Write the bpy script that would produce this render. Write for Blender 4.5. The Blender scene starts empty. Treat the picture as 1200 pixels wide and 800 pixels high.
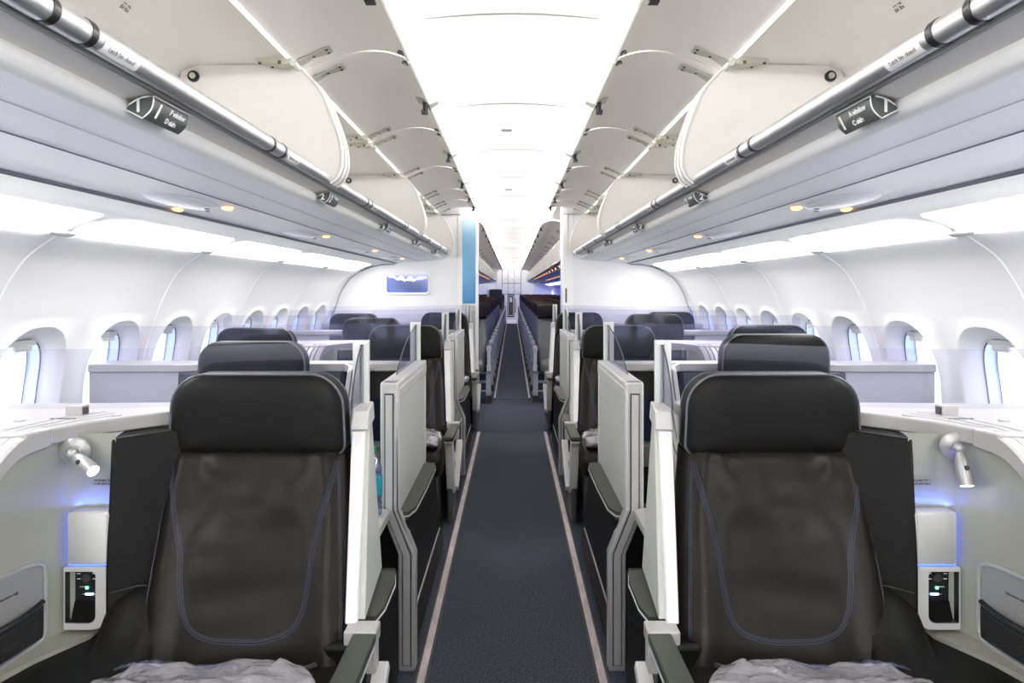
import bpy, math, random
from mathutils import Vector, Matrix, noise
random.seed(7)
PI = math.pi
H = 1.25                      # eye height of the camera above the cabin floor
SC = bpy.context.scene
COL = SC.collection

# ------------------------------------------------------------------ camera, world, light, exposure
cam_d = bpy.data.cameras.new('camera')
cam = bpy.data.objects.new('camera', cam_d)
COL.objects.link(cam)
cam.location = (0, 0, H)
cam.rotation_euler = (PI / 2, 0, 0)
cam_d.sensor_width = 36
cam_d.lens = 24.0             # 800 px focal length on a 1200 px wide frame
cam_d.shift_y = -60 / 1200
cam_d.clip_start = 0.02
cam_d.clip_end = 100
SC.camera = cam

w = bpy.data.worlds.new('World')
SC.world = w
w.use_nodes = True
bg = w.node_tree.nodes['Background']
bg.inputs[0].default_value = (0.72, 0.83, 1.0, 1)
bg.inputs[1].default_value = 1.5

SC.view_settings.view_transform = 'Standard'
SC.view_settings.look = 'None'
SC.view_settings.gamma = 1
SC.view_settings.use_curve_mapping = False
SC.view_settings.exposure = 1.34
try:
    SC.cycles.max_bounces = 10
    SC.cycles.diffuse_bounces = 6
    SC.cycles.transparent_max_bounces = 24
    SC.cycles.sample_clamp_indirect = 4
    SC.cycles.use_denoising = True
except Exception:
    pass

COVE_CEIL = 33.0      # watts of each ceiling cove lamp run (per 3.9 m)
COVE_WALL = 6.8       # emission of the sidewall diffusers
COVE_ECO = 5.0

def area(name, loc, rot, sx, sy, power, color=(1, 1, 1)):
    d = bpy.data.lights.new(name, 'AREA')
    d.shape = 'RECTANGLE'
    d.size = sx
    d.size_y = sy
    d.energy = power
    d.color = color
    o = bpy.data.objects.new(name, d)
    o.location = loc
    o.rotation_euler = rot
    COL.objects.link(o)
    return o

# lamps of the ceiling cove, hidden above the bin doors on both sides of the aisle
for s in (-1, 1):
    for i, (yc, ln, c) in enumerate(((0.7, 4.2, (1, .985, .965)), (4.75, 3.8, (1, .985, .965)), (10.5, 7.2, (1, .97, .94)), (18, 7.4, (1, .97, .94)), (25, 6.4, (1, .97, .94)))):
        a = area('cove_lamp', (s * 0.435, yc, H + .826), Vector((-s * .80, 0, .60)).to_track_quat('-Z', 'Y').to_euler(), 0.05, ln, COVE_CEIL * ln / 3.9, c)
        a.rotation_euler = Matrix((Vector((.60, 0, s * .80)), Vector((0, 1, 0)), Vector((s * .80, 0, -.60)))).transposed().to_euler()

# added fill light behind the camera, brightens seat fronts and open bins
area('front_fill_light', (0, -1.5, 1.45), (PI / 2, 0, PI), 2.6, 1.3, 19, (1, .985, .97))

# ------------------------------------------------------------------ materials
def mat(name, col, rough=0.5, metal=0.0, spec=0.5, emit=None, estr=0.0, alpha=None, coat=0.0):
    m = bpy.data.materials.new(name)
    m.use_nodes = True
    b = m.node_tree.nodes['Principled BSDF']
    b.inputs['Base Color'].default_value = (*col, 1)
    b.inputs['Roughness'].default_value = rough
    b.inputs['Metallic'].default_value = metal
    b.inputs['Specular IOR Level'].default_value = spec
    b.inputs['Coat Weight'].default_value = coat
    if emit:
        b.inputs['Emission Color'].default_value = (*emit, 1)
        b.inputs['Emission Strength'].default_value = estr
    return m

def add_bump(m, scale, strength, dist=0.002, detail=3.0, kind='noise', stretch=None, colvar=0.0):
    nt = m.node_tree
    b = nt.nodes['Principled BSDF']
    tc = nt.nodes.new('ShaderNodeTexCoord')
    mp = nt.nodes.new('ShaderNodeMapping')
    nt.links.new(tc.outputs['Object'], mp.inputs['Vector'])
    if stretch:
        mp.inputs['Scale'].default_value = stretch
    if kind == 'noise':
        t = nt.nodes.new('ShaderNodeTexNoise')
        t.inputs['Scale'].default_value = scale
        t.inputs['Detail'].default_value = detail
        out = t.outputs['Fac']
    else:
        t = nt.nodes.new('ShaderNodeTexVoronoi')
        t.inputs['Scale'].default_value = scale
        out = t.outputs['Distance']
    nt.links.new(mp.outputs['Vector'], t.inputs['Vector'])
    prev = None
    for n in nt.nodes:
        if n.type == 'BUMP':
            prev = n
    bp = nt.nodes.new('ShaderNodeBump')
    bp.inputs['Strength'].default_value = strength
    bp.inputs['Distance'].default_value = dist
    nt.links.new(out, bp.inputs['Height'])
    if prev:
        nt.links.new(prev.outputs['Normal'], bp.inputs['Normal'])
    nt.links.new(bp.outputs['Normal'], b.inputs['Normal'])
    if colvar:
        c = list(b.inputs['Base Color'].default_value)
        cr = nt.nodes.new('ShaderNodeValToRGB')
        cr.color_ramp.elements[0].position = 0.3
        cr.color_ramp.elements[1].position = 0.7
        cr.color_ramp.elements[0].color = (*[x * (1 - colvar) for x in c[:3]], 1)
        cr.color_ramp.elements[1].color = (*[min(1, x * (1 + colvar)) for x in c[:3]], 1)
        nt.links.new(out, cr.inputs['Fac'])
        nt.links.new(cr.outputs['Color'], b.inputs['Base Color'])
    return m

M = {}
M['wall'] = add_bump(mat('wall_plastic', (.85, .85, .855), .42), 900, .04)
M['wall_line'] = mat('panel_joint', (.93, .93, .93), .3)
M['ceil'] = mat('ceiling_plastic', (.86, .855, .85), .5)
M['psu'] = add_bump(mat('service_panel_plastic', (.88, .88, .93), .38), 700, .05)
M['psu2'] = mat('service_panel_upper', (.92, .92, .94), .4)
M['lip'] = mat('bin_lip_white', (.95, .94, .92), .5)
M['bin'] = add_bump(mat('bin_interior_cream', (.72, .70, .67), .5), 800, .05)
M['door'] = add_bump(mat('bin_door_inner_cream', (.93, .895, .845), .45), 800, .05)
M['bin_edge'] = mat('bin_edge_white', (.80, .785, .755), .35)
M['bin_groove'] = mat('bin_edge_groove', (.48, .46, .42), .5)
M['alu'] = mat('brushed_aluminium', (.72, .72, .72), .42, metal=1.0)
M['alu_dark'] = mat('rail_groove', (.16, .16, .15), .4)
M['black'] = mat('black_plastic', (.012, .012, .013), .35)
M['seam'] = mat('panel_gap', (.16, .17, .21), .6)
M['pane_spacer'] = mat('pane_spacer_pale_blue', (.72, .78, .90), .4)
M['suite_back'] = mat('suite_back_panel_grey', (.40, .40, .42), .4)
M['cove_panel'] = mat('cove_panel_grey', (.56, .56, .57), .45)
M['soft_seam'] = mat('fine_panel_seam', (.42, .43, .48), .6)
M['hinge'] = mat('hinge_grey_green', (.50, .50, .43), .45)
M['screw'] = mat('screw_brass', (.12, .09, .05), .4, metal=.6)
M['white'] = mat('white_shell', (.54, .54, .53), .35)
M['shelf'] = mat('shelf_white', (.37, .365, .355), .3)
M['post_white'] = mat('post_white', (.72, .72, .71), .35)
M['grey'] = add_bump(mat('grey_shell', (.40, .41, .38), .4), 700, .06)
M['dgrey'] = add_bump(mat('door_panel_grey', (.50, .51, .47), .42), 700, .06)
M['lamp_silver'] = mat('satin_silver', (.36, .36, .355), .3, metal=.35)
M['cgrey'] = add_bump(mat('grey_green_console', (.29, .295, .245), .42), 700, .06)
M['silver'] = mat('silver_paint', (.42, .42, .42), .35, metal=.25)
M['olive'] = mat('olive_arm_pad', (.040, .045, .033), .5, spec=.3)
M['leather'] = mat('black_leather', (.0085, .0076, .0060), .35, spec=.15)
add_bump(M['leather'], 420, .22, .0012, kind='voronoi')
add_bump(M['leather'], 7, .10, .02, detail=1.5, stretch=(1, 1, 2.2))
M['leather_flat'] = add_bump(mat('black_side_leather', (.0050, .0047, .0042), .46, spec=.15), 420, .2, .001, kind='voronoi')
M['leather_blue'] = mat('headrest_back_fabric', (.028, .035, .055), .55)
M['piping'] = mat('headrest_piping', (.085, .09, .10), .35)
M['thread'] = mat('blue_stitching', (.012, .018, .06), .6)
M['thread2'] = mat('seam_groove', (.008, .008, .008), .6)
M['carpet'] = add_bump(mat('navy_carpet', (.052, .058, .077), .95, spec=.1), 190, .9, .004, detail=6, colvar=.95)
M['strip'] = add_bump(mat('aisle_strip_pink_grey', (.52, .44, .44), .45), 30, .3, .002, colvar=.25, stretch=(1, .3, 1))
M['strip_dark'] = mat('aisle_strip_border', (.05, .05, .055), .6)
M['blue'] = mat('blue_panel', (.10, .32, .62), .25)
M['navy'] = mat('navy_cubby', (.012, .02, .07), .6)
M['darkgrey'] = mat('dark_grey_plastic', (.05, .05, .05), .45)
M['ecograph'] = mat('eco_grey_leather', (.085, .09, .09), .42)
M['ecoside'] = mat('eco_back_shell', (.035, .038, .055), .5)
M['orange'] = mat('orange_stitching', (.16, .045, .018), .5)
M['galley'] = mat('galley_white', (.82, .81, .80), .35)
M['amber'] = mat('reading_lamp_amber', (1, .6, .3), .4, emit=(1, .42, .12), estr=1.5)
M['leak_line'] = mat('hinge_line_glow', (1, 1, 1), .4, emit=(1, .99, .97), estr=1.0)  # emission imitates light leaking past the bin doors, no lamp here
M['lampw'] = mat('lamp_white_glow', (1, 1, 1), .4, emit=(1, .98, .94), estr=7)
M['glow'] = mat('cove_diffuser', (.9, .9, .9), .5, emit=(1, .99, .98), estr=COVE_WALL)
M['glow_blue'] = mat('cove_diffuser_blue', (.5, .5, .9), .5, emit=(.20, .22, 1), estr=COVE_ECO)
M['led_blue'] = mat('blue_led', (.1, .2, 1), .4, emit=(.05, .13, 1), estr=1.6)
M['led_green'] = mat('green_led', (.1, 1, .3), .4, emit=(.1, 1, .4), estr=3)
M['textdark'] = mat('printed_dark_text', (.09, .09, .08), .6)
M['label_grey'] = mat('label_grey_text', (.30, .30, .29), .6)
M['textwhite'] = mat('printed_white_text', (.85, .85, .85), .5)
M['sign'] = mat('sign_dark_grey', (.085, .09, .085), .35)
M['cap_green'] = mat('green_bottle_cap', (.01, .22, .07), .35)
M['label'] = mat('teal_bottle_label', (.01, .25, .32), .4)
M['netting'] = add_bump(mat('black_net_pocket', (.007, .007, .007), .8), 260, .9, .003, kind='voronoi')

def glass_mat(name, tint, fac, rough=0.02, ior=1.15):
    """clear sheet: mostly straight transmission with its own tint and a weak gloss"""
    m = bpy.data.materials.new(name)
    m.use_nodes = True
    nt = m.node_tree
    nt.nodes.clear()
    out = nt.nodes.new('ShaderNodeOutputMaterial')
    tr = nt.nodes.new('ShaderNodeBsdfTransparent')
    tr.inputs[0].default_value = (*tint, 1)
    gl = nt.nodes.new('ShaderNodeBsdfGlossy')
    gl.inputs['Roughness'].default_value = rough
    gl.inputs['Color'].default_value = (.8, .8, .9, 1)
    df = nt.nodes.new('ShaderNodeBsdfDiffuse')
    df.inputs[0].default_value = (.40, .42, .78, 1)
    m1 = nt.nodes.new('ShaderNodeMixShader')
    m2 = nt.nodes.new('ShaderNodeMixShader')
    m1.inputs[0].default_value = fac[0]
    m2.inputs[0].default_value = fac[1]
    nt.links.new(tr.outputs[0], m1.inputs[1])
    nt.links.new(gl.outputs[0], m1.inputs[2])
    nt.links.new(m1.outputs[0], m2.inputs[1])
    nt.links.new(df.outputs[0], m2.inputs[2])
    nt.links.new(m2.outputs[0], out.inputs[0])
    return m
M['glass'] = glass_mat('smoky_lilac_glass', (.86, .85, .925), (.04, .032))
M['fin_glass'] = glass_mat('grey_fin_glass', (.52, .53, .58), (.06, .05))
M['pane'] = glass_mat('window_pane', (.92, .95, 1.0), (.05, .02))
M['film'] = glass_mat('clear_film', (.90, .91, .91), (.20, .10), .15)
M['bottle'] = glass_mat('clear_bottle', (.72, .82, .86), (.2, .12), .05)

def plastic_wrap():
    m = bpy.data.materials.new('crinkled_clear_plastic')
    m.use_nodes = True
    nt = m.node_tree
    b = nt.nodes['Principled BSDF']
    b.inputs['Base Color'].default_value = (.26, .25, .26, 1)
    b.inputs['Roughness'].default_value = .16
    b.inputs['Coat Weight'].default_value = .8
    b.inputs['Coat Roughness'].default_value = .08
    return add_bump(add_bump(m, 9, .9, .03, detail=2, kind='voronoi'), 24, .8, .02, detail=4)
M['wrap'] = plastic_wrap()

def screen_mat():
    m = mat('screen_picture', (.06, .10, .35), .15, coat=.5)
    nt = m.node_tree
    b = nt.nodes['Principled BSDF']
    tc = nt.nodes.new('ShaderNodeTexCoord')
    wv = nt.nodes.new('ShaderNodeTexWave')
    wv.bands_direction = 'DIAGONAL'
    wv.inputs['Scale'].default_value = 1.6
    wv.inputs['Distortion'].default_value = 2.5
    cr = nt.nodes.new('ShaderNodeValToRGB')
    cr.color_ramp.elements[0].color = (.045, .07, .27, 1)
    cr.color_ramp.elements[1].color = (.12, .17, .45, 1)
    nt.links.new(tc.outputs['Object'], wv.inputs['Vector'])
    nt.links.new(wv.outputs['Fac'], cr.inputs['Fac'])
    nt.links.new(cr.outputs['Color'], b.inputs['Base Color'])
    nt.links.new(cr.outputs['Color'], b.inputs['Emission Color'])
    b.inputs['Emission Strength'].default_value = .12
    return m
M['screen'] = screen_mat()

# ------------------------------------------------------------------ mesh helpers
class MB:
    def __init__(self):
        self.v, self.f, self.m = [], [], []
    def add(self, vs, fs, m=0):
        n = len(self.v)
        self.v += [tuple(p) for p in vs]
        self.f += [tuple(n + i for i in q) for q in fs]
        self.m += [m] * len(fs)
        return self
    def box(self, x0, x1, y0, y1, z0, z1, m=0):
        vs = [(x, y, z) for z in (z0, z1) for y in (y0, y1) for x in (x0, x1)]
        return self.add(vs, [(0, 2, 3, 1), (4, 5, 7, 6), (0, 1, 5, 4), (2, 6, 7, 3), (0, 4, 6, 2), (1, 3, 7, 5)], m)
    def hexa(self, lo, hi, m=0):
        """8 corners: lo = 4 bottom points, hi = 4 top points in the same order"""
        return self.add(list(lo) + list(hi), [(3, 2, 1, 0), (4, 5, 6, 7), (0, 1, 5, 4), (1, 2, 6, 5), (2, 3, 7, 6), (3, 0, 4, 7)], m)
    def prism(self, poly, axis, a, b, m=0):
        """extrude a 2-D outline; axis y: poly = (x,z); axis z: poly = (x,y); axis x: poly = (y,z)"""
        n = len(poly)
        def P(p, t):
            return {'y': (p[0], t, p[1]), 'z': (p[0], p[1], t), 'x': (t, p[0], p[1])}[axis]
        vs = [P(p, a) for p in poly] + [P(p, b) for p in poly]
        fs = [tuple(range(n)), tuple(range(2 * n - 1, n - 1, -1))]
        fs += [(i, i + n, (i + 1) % n + n, (i + 1) % n) for i in range(n)]
        return self.add(vs, fs, m)
    def loft(self, rings, m=0, cap=True, close=True):
        n = len(rings[0])
        vs = [p for r in rings for p in r]
        fs = []
        for k in range(len(rings) - 1):
            for i in range(n if close else n - 1):
                j = (i + 1) % n
                fs.append((k * n + i, k * n + j, (k + 1) * n + j, (k + 1) * n + i))
        if cap:
            fs.append(tuple(range(n - 1, -1, -1)))
            fs.append(tuple((len(rings) - 1) * n + i for i in range(n)))
        return self.add(vs, fs, m)
    def grid(self, fn, nu, nv, m=0):
        vs = [fn(i / nu, j / nv) for j in range(nv + 1) for i in range(nu + 1)]
        fs = [(j * (nu + 1) + i, j * (nu + 1) + i + 1, (j + 1) * (nu + 1) + i + 1, (j + 1) * (nu + 1) + i) for j in range(nv) for i in range(nu)]
        return self.add(vs, fs, m)
    def sheet(self, prof, y0, y1, ny=1, m=0, th=0):
        """open profile [(x,z)] swept along y"""
        n = len(prof)
        vs = [(p[0], y0 + (y1 - y0) * j / ny, p[1]) for j in range(ny + 1) for p in prof]
        fs = [(j * n + i, j * n + i + 1, (j + 1) * n + i + 1, (j + 1) * n + i) for j in range(ny) for i in range(n - 1)]
        return self.add(vs, fs, m)
    def tube(self, pts, r, n=8, m=0, closed=False):
        pts = [Vector(p) for p in pts]
        rs = r if isinstance(r, (list, tuple)) else [r] * len(pts)
        rings = []
        up = None
        for i, p in enumerate(pts):
            a = pts[(i - 1) % len(pts)] if (i > 0 or closed) else p
            b = pts[(i + 1) % len(pts)] if (i < len(pts) - 1 or closed) else p
            t = (b - a)
            if t.length < 1e-9:
                t = Vector((0, 0, 1))
            t.normalize()
            if up is None:
                up = Vector((0, 0, 1)) if abs(t.z) < .9 else Vector((1, 0, 0))
            s = t.cross(up)
            if s.length < 1e-6:
                s = t.orthogonal()
            s.normalize()
            up = s.cross(t).normalized()
            rings.append([p + (s * math.cos(2 * PI * k / n) + up * math.sin(2 * PI * k / n)) * rs[i] for k in range(n)])
        if closed:
            rings.append(rings[0])
        return self.loft(rings, m, cap=not closed)
    def ell(self, c, r, nu=16, nv=10, m=0):
        def fn(u, v):
            a, b = 2 * PI * u, PI * v
            return (c[0] + r[0] * math.sin(b) * math.cos(a), c[1] + r[1] * math.sin(b) * math.sin(a), c[2] - r[2] * math.cos(b))
        return self.grid(fn, nu, nv, m)
    def pillow(self, outline, prof, flip=False, m=0):
        """outline [(x,z)] closed; prof = [(scale, y)] from the outer back to the front centre"""
        cx = sum(p[0] for p in outline) / len(outline)
        cz = sum(p[1] for p in outline) / len(outline)
        rings = [[(cx + (p[0] - cx) * s, y, cz + (p[1] - cz) * s) for p in outline] for s, y in prof]
        return self.loft(rings, m)
    def build(self, name, mats, parent=None, sx=1, org=(0, 0, 0), bevel=0, seg=2, sharp=35, smooth=True, sub=0, solid=0, recalc=True, weld=False):
        me = bpy.data.meshes.new(name)
        vs = [((x - org[0]) * sx, y - org[1], z - org[2]) for x, y, z in self.v]
        fs = self.f if sx > 0 else [q[::-1] for q in self.f]
        me.from_pydata(vs, [], fs)
        if not isinstance(mats, (list, tuple)):
            mats = [mats]
        for m in mats:
            me.materials.append(M[m] if isinstance(m, str) else m)
        me.polygons.foreach_set('material_index', self.m)
        if recalc or weld:
            import bmesh
            b = bmesh.new()
            b.from_mesh(me)
            if weld:
                bmesh.ops.remove_doubles(b, verts=b.verts, dist=1e-5)
            if recalc:
                bmesh.ops.recalc_face_normals(b, faces=b.faces)
            b.to_mesh(me)
            b.free()
        me.polygons.foreach_set('use_smooth', [bool(smooth)] * len(me.polygons))
        if smooth:
            me.set_sharp_from_angle(angle=math.radians(sharp))
        me.update()
        o = bpy.data.objects.new(name, me)
        COL.objects.link(o)
        if parent:
            o.parent = parent
        else:
            o.location = (org[0] * sx, org[1], org[2])
        if solid:
            md = o.modifiers.new('thickness', 'SOLIDIFY')
            md.thickness = solid
            md.offset = 0
        if bevel:
            md = o.modifiers.new('bevel', 'BEVEL')
            md.width = bevel
            md.segments = seg
            md.limit_method = 'ANGLE'
            md.angle_limit = math.radians(40)
            md.harden_normals = False
        if sub:
            md = o.modifiers.new('sub', 'SUBSURF')
            md.levels = sub
            md.render_levels = sub
        return o

def tag(o, label=None, cat=None, group=None, kind=None):
    if label: o['label'] = label
    if cat: o['category'] = cat
    if group: o['group'] = group
    if kind: o['kind'] = kind
    return o

def thing(name, label, cat, loc, sx=1, group=None):
    o = bpy.data.objects.new(name, None)
    o.empty_display_size = .05
    COL.objects.link(o)
    o.location = (loc[0] * sx, loc[1], loc[2])
    return tag(o, label, cat, group)

def struct(o, label=None, cat=None):
    return tag(o, label, cat, kind='structure')

KIDS = {}
def copy_tree(o, parent=None):
    c = o.copy()
    COL.objects.link(c)
    if parent:
        c.parent = parent
    for ch in [x for x in SC.objects if x.parent == o]:
        copy_tree(ch, c)
    return c

def kids(o):
    return [x for x in SC.objects if x.parent == o]

def dup(o, dy, label):
    c = copy_tree(o)
    c.location.y += dy
    c['label'] = label
    return c

def text_mesh(name, body, size, mt, parent, loc, rot, align='CENTER', bold=0.0, ext=0.0004, sxw=1.0):
    cu = bpy.data.curves.new(name, 'FONT')
    cu.body = body
    cu.size = size
    cu.align_x = align
    cu.align_y = 'CENTER'
    cu.extrude = ext
    cu.offset = bold
    tmp = bpy.data.objects.new('tmp', cu)
    COL.objects.link(tmp)
    dg = bpy.context.evaluated_depsgraph_get()
    me = bpy.data.meshes.new_from_object(tmp.evaluated_get(dg))
    bpy.data.objects.remove(tmp)
    me.materials.clear()
    me.materials.append(M[mt])
    o = bpy.data.objects.new(name, me)
    COL.objects.link(o)
    o.parent = parent
    o.location = loc
    o.rotation_euler = rot
    o.scale = (sxw, 1, 1)
    return o

def basis_euler(xa, ya):
    """rotation whose local x and y run along the given world axes"""
    from mathutils import Matrix
    x = Vector(xa).normalized()
    y = Vector(ya)
    y = (y - x * y.dot(x)).normalized()
    z = x.cross(y)
    return Matrix((x, y, z)).transposed().to_euler()

def catmull(pts, n=6):
    out = []
    P = [Vector(p) for p in pts]
    for i in range(len(P) - 1):
        p0 = P[i - 1] if i else P[i] * 2 - P[i + 1]
        p1, p2 = P[i], P[i + 1]
        p3 = P[i + 2] if i + 2 < len(P) else P[i + 1] * 2 - P[i]
        for k in range(n):
            t = k / n
            out.append(.5 * ((2 * p1) + (p2 - p0) * t + (2 * p0 - 5 * p1 + 4 * p2 - p3) * t * t + (3 * p1 - p0 - 3 * p2 + p3) * t ** 3))
    out.append(P[-1])
    return out

def rrect(x0, x1, z0, z1, r, n=5):
    """rounded rectangle outline; r = radius or (bl, br, tr, tl)"""
    rs = r if isinstance(r, (list, tuple)) else [r] * 4
    out = []
    for (cx, cz, rr, a0) in ((x0 + rs[0], z0 + rs[0], rs[0], PI), (x1 - rs[1], z0 + rs[1], rs[1], 1.5 * PI), (x1 - rs[2], z1 - rs[2], rs[2], 0), (x0 + rs[3], z1 - rs[3], rs[3], .5 * PI)):
        for k in range(n + 1):
            a = a0 + .5 * PI * k / n
            out.append((cx + rr * math.cos(a), cz + rr * math.sin(a)))
    return out

SIDE = {-1: 'left', 1: 'right'}
YB = 6.75      # the bulkhead between the two cabins
YE = 28.4      # galley at the far end

# ------------------------------------------------------------------ structure: floor
b = MB()
b.box(-1.66, 1.66, -1.6, YE + 1.2, -.03, 0)
struct(b.build('floor', 'carpet', smooth=False), 'dark navy speckled aisle carpet', 'floor')
n_trim = 0
def trim(b, mats, **k):
    global n_trim
    n_trim += 1
    return struct(b.build('trim_%d' % n_trim, mats, **k))
for s in (-1, 1):
    b = MB()
    b.box(.272, .310, .3, 6.0, .0, .004, 1)
    b.box(.279, .303, .3, 6.0, .004, .007, 0)
    trim(b, ['strip', 'strip_dark'], sx=s)
    b = MB()
    b.box(.188, .216, 7.9, YE - .2, .0, .004, 1)
    b.box(.193, .211, 7.9, YE - .2, .004, .007, 0)
    trim(b, ['strip', 'strip_dark'], sx=s)
b = MB()
b.box(-.5, .5, 6.03, 6.036, 0, .002)
b.box(-.5, .5, 7.92, 7.95, 0, .002)
b.box(-.42, -.31, 2.55, 2.556, 0, .002)
b.box(.31, .42, 2.55, 2.556, 0, .002)
trim(b, 'strip_dark')

# ------------------------------------------------------------------ structure: side walls with windows
wall_pts = [(1.5, .188), (1.57, .142), (1.624, .094), (1.69, -.01), (1.735, -.125), (1.785, -.28), (1.81, -.42), (1.815, -.60), (1.78, -.85), (1.66, -1.25)]
prof = catmull([(x, z + H, 0) for x, z in wall_pts], 8)
ss = [0]
for i in range(1, len(prof)):
    ss.append(ss[-1] + (prof[i] - prof[i - 1]).length)
def wallP(y, s, d=0):
    s = max(0, min(ss[-1] - 1e-6, s))
    i = 0
    while i < len(ss) - 2 and ss[i + 1] < s:
        i += 1
    t = (s - ss[i]) / (ss[i + 1] - ss[i])
    p = prof[i].lerp(prof[i + 1], t)
    i0, i1 = max(0, i - 2), min(len(prof) - 1, i + 3)
    tg = (prof[i1] - prof[i0]).normalized()
    nx, nz = -tg.y, tg.x      # outward
    if nx < 0:
        nx, nz = -nx, -nz
    return (p.x + nx * d, y, p.y + nz * d)
def s_at(z):
    for i in range(len(prof) - 1):
        if (prof[i].y - z) * (prof[i + 1].y - z) <= 0:
            t = (prof[i].y - z) / (prof[i].y - prof[i + 1].y)
            return ss[i] + t * (ss[i + 1] - ss[i])
SWC = s_at(H - .385)
JOINT0, PITCH = 2.264, 1.066
joints = [JOINT0 + PITCH * k for k in range(-4, 26)]
win_y = []
for j in joints[:-1]:
    win_y += [j + .2665, j + .7995]
HW, HS = PITCH / 4, .30
def superel(a, r1, r2, e=2.55):
    c, s_ = math.cos(a), math.sin(a)
    k = (abs(c / r1) ** e + abs(s_ / r2) ** e) ** (-1 / e)
    return c * k, s_ * k
def rect_pt(a, r1, r2):
    c, s_ = math.cos(a), math.sin(a)
    k = min(r1 / abs(c) if abs(c) > 1e-9 else 1e9, r2 / abs(s_) if abs(s_) > 1e-9 else 1e9)
    return c * k, s_ * k
NA = 48
ca = math.atan2(HS, HW)
angs = sorted(set([round(2 * PI * k / NA, 6) for k in range(NA)] + [round(x, 6) for x in (ca, PI - ca, PI + ca, 2 * PI - ca)]))
def wall_cell(b, yc, hole=True):
    rings = []
    for (ra, rb, d) in ((.138, .192, .052), (.143, .199, .050), (.152, .210, .036), (.166, .226, .019), (.180, .243, .006), (.189, .253, -.001), (.194, .258, -.006), (.200, .264, -.006), (.206, .270, 0)):
        rings.append([wallP(yc + p[0], SWC - p[1], d) for p in [superel(a, ra, rb) for a in angs]])
    rings.append([wallP(yc + p[0], SWC - p[1], 0) for p in [rect_pt(a, HW, HS) for a in angs]])
    b.loft(rings, 0, cap=False)
for s in (-1, 1):
    b = MB()
    y_start, y_end = joints[0], joints[-1]
    for yc in win_y:
        wall_cell(b, yc)
    for (s0, s1, n) in ((0, SWC - HS, 10), (SWC + HS, ss[-1], 6)):
        b.grid(lambda u, v: wallP(y_start + (y_end - y_start) * u, s0 + (s1 - s0) * v), 4, n)
    for jy in joints:      # raised joint beads between panels
        b.grid(lambda u, v: wallP(jy - .006 + .012 * u, .01 + (ss[-1] - .02) * v, -.003 if 0 < u < 1 else .001), 2, 40, 1)
    struct(b.build('wall_' + SIDE[s], ['wall', 'wall_line'], sx=s, sharp=50, recalc=False), 'white moulded cabin side wall', 'wall')

nwin = 0
for s in (-1, 1):
    for yc in win_y:
        if yc < 1.2 or yc > 26:
            continue
        nwin += 1
        c = wallP(yc, SWC, .07)
        root = thing('window_%d' % nwin, None, None, (c[0], c[1], c[2]), s)
        root['kind'] = 'structure'
        b = MB()
        rings = [[wallP(yc + p[0], SWC - p[1], d) for p in [superel(a, ra, rb) for a in angs]] for (ra, rb, d) in ((.140, .194, .0495), (.137, .191, .052), (.136, .190, .0535))]
        b.loft(rings, 0, cap=False)
        rings = [[wallP(yc + p[0], SWC - p[1], d) for p in [superel(a, ra, rb) for a in angs]] for (ra, rb, d) in ((.136, .190, .0535), (.131, .185, .090), (.125, .178, .093))]
        b.loft(rings, 1, cap=False)
        rings = [[wallP(yc + p[0], SWC - p[1], d) for p in [superel(a, ra, rb) for a in angs]] for (ra, rb, d) in ((.125, .178, .093), (.1235, .1765, .0935), (.1228, .1758, .0955))]
        b.loft(rings, 0, cap=False)
        b.build('window_frame', ['seam', 'pane_spacer'], root, s, c)
        b = MB()
        b.loft([[wallP(yc + p[0], SWC - p[1], .095) for p in [superel(a, .1235, .1765) for a in angs]], [wallP(yc + p[0], SWC - p[1], .099) for p in [superel(a, .1235, .1765) for a in angs]]], 0)
        b.build('window_pane', 'pane', root, s, c)
        b = MB()     # open shade: only its lower rim and pull show at the top
        b.loft([[wallP(yc + x, SWC - z, .050) for x, z in rrect(-.075, .075, .166, .188, .010)], [wallP(yc + x, SWC - z, .060) for x, z in rrect(-.075, .075, .166, .188, .010)]], 0)
        b.loft([[wallP(yc + x, SWC - z, .040) for x, z in rrect(-.045, .045, .148, .168, .008)], [wallP(yc + x, SWC - z, .052) for x, z in rrect(-.045, .045, .148, .168, .008)]], 1)
        b.build('window_shade', ['wall', 'lip'], root, s, c)

# ------------------------------------------------------------------ structure: ceiling
b = MB()
cp = [(-.50, .90), (-.48, .858), (-.40, .862), (-.30, .872), (-.2, .881), (-.1, .888), (0, .89), (.1, .888), (.2, .881), (.30, .872), (.40, .862), (.48, .858), (.50, .90)]
b.sheet([(x, z + H) for x, z in cp], -1.6, YE + 1.2, 1)
for k in range(-3, 26):
    y = 2.19 + 1.055 * k
    b.sheet([(x, z + H - .0035) for x, z in cp[1:-1]], y - .006, y + .006, 1, 2)
for s in (-1, 1):
    b.sheet([(s * x, z + H) for x, z in ((.49, .895), (.50, .955), (1.0, .99), (1.3, .93), (1.52, .5), (1.52, .18))], -1.6, YE + 1.2, 1)
M['ceil_groove'] = mat('ceiling_joint', (.22, .21, .20), .6)
struct(b.build('ceiling', ['ceil', 'wall_line', 'ceil_groove'], recalc=False, sharp=60), 'white curved cabin ceiling panels', 'ceiling')
# small flush ceiling marks
for i, (yc, hw) in enumerate(((3.77, .028), (6.0, .03), (7.75, .03))):
    b = MB()
    b.box(-.03 - hw, -.03 + hw, yc, yc + .035, H + .884, H + .8885)
    o = b.build('ceiling_vent', 'seam')
    tag(o, ('small grey vent slot in the ceiling nearest the viewer', 'small grey vent slot in the ceiling just before the far cabin', 'small grey vent slot in the ceiling above the first standard seats')[i], 'vent')
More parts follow.
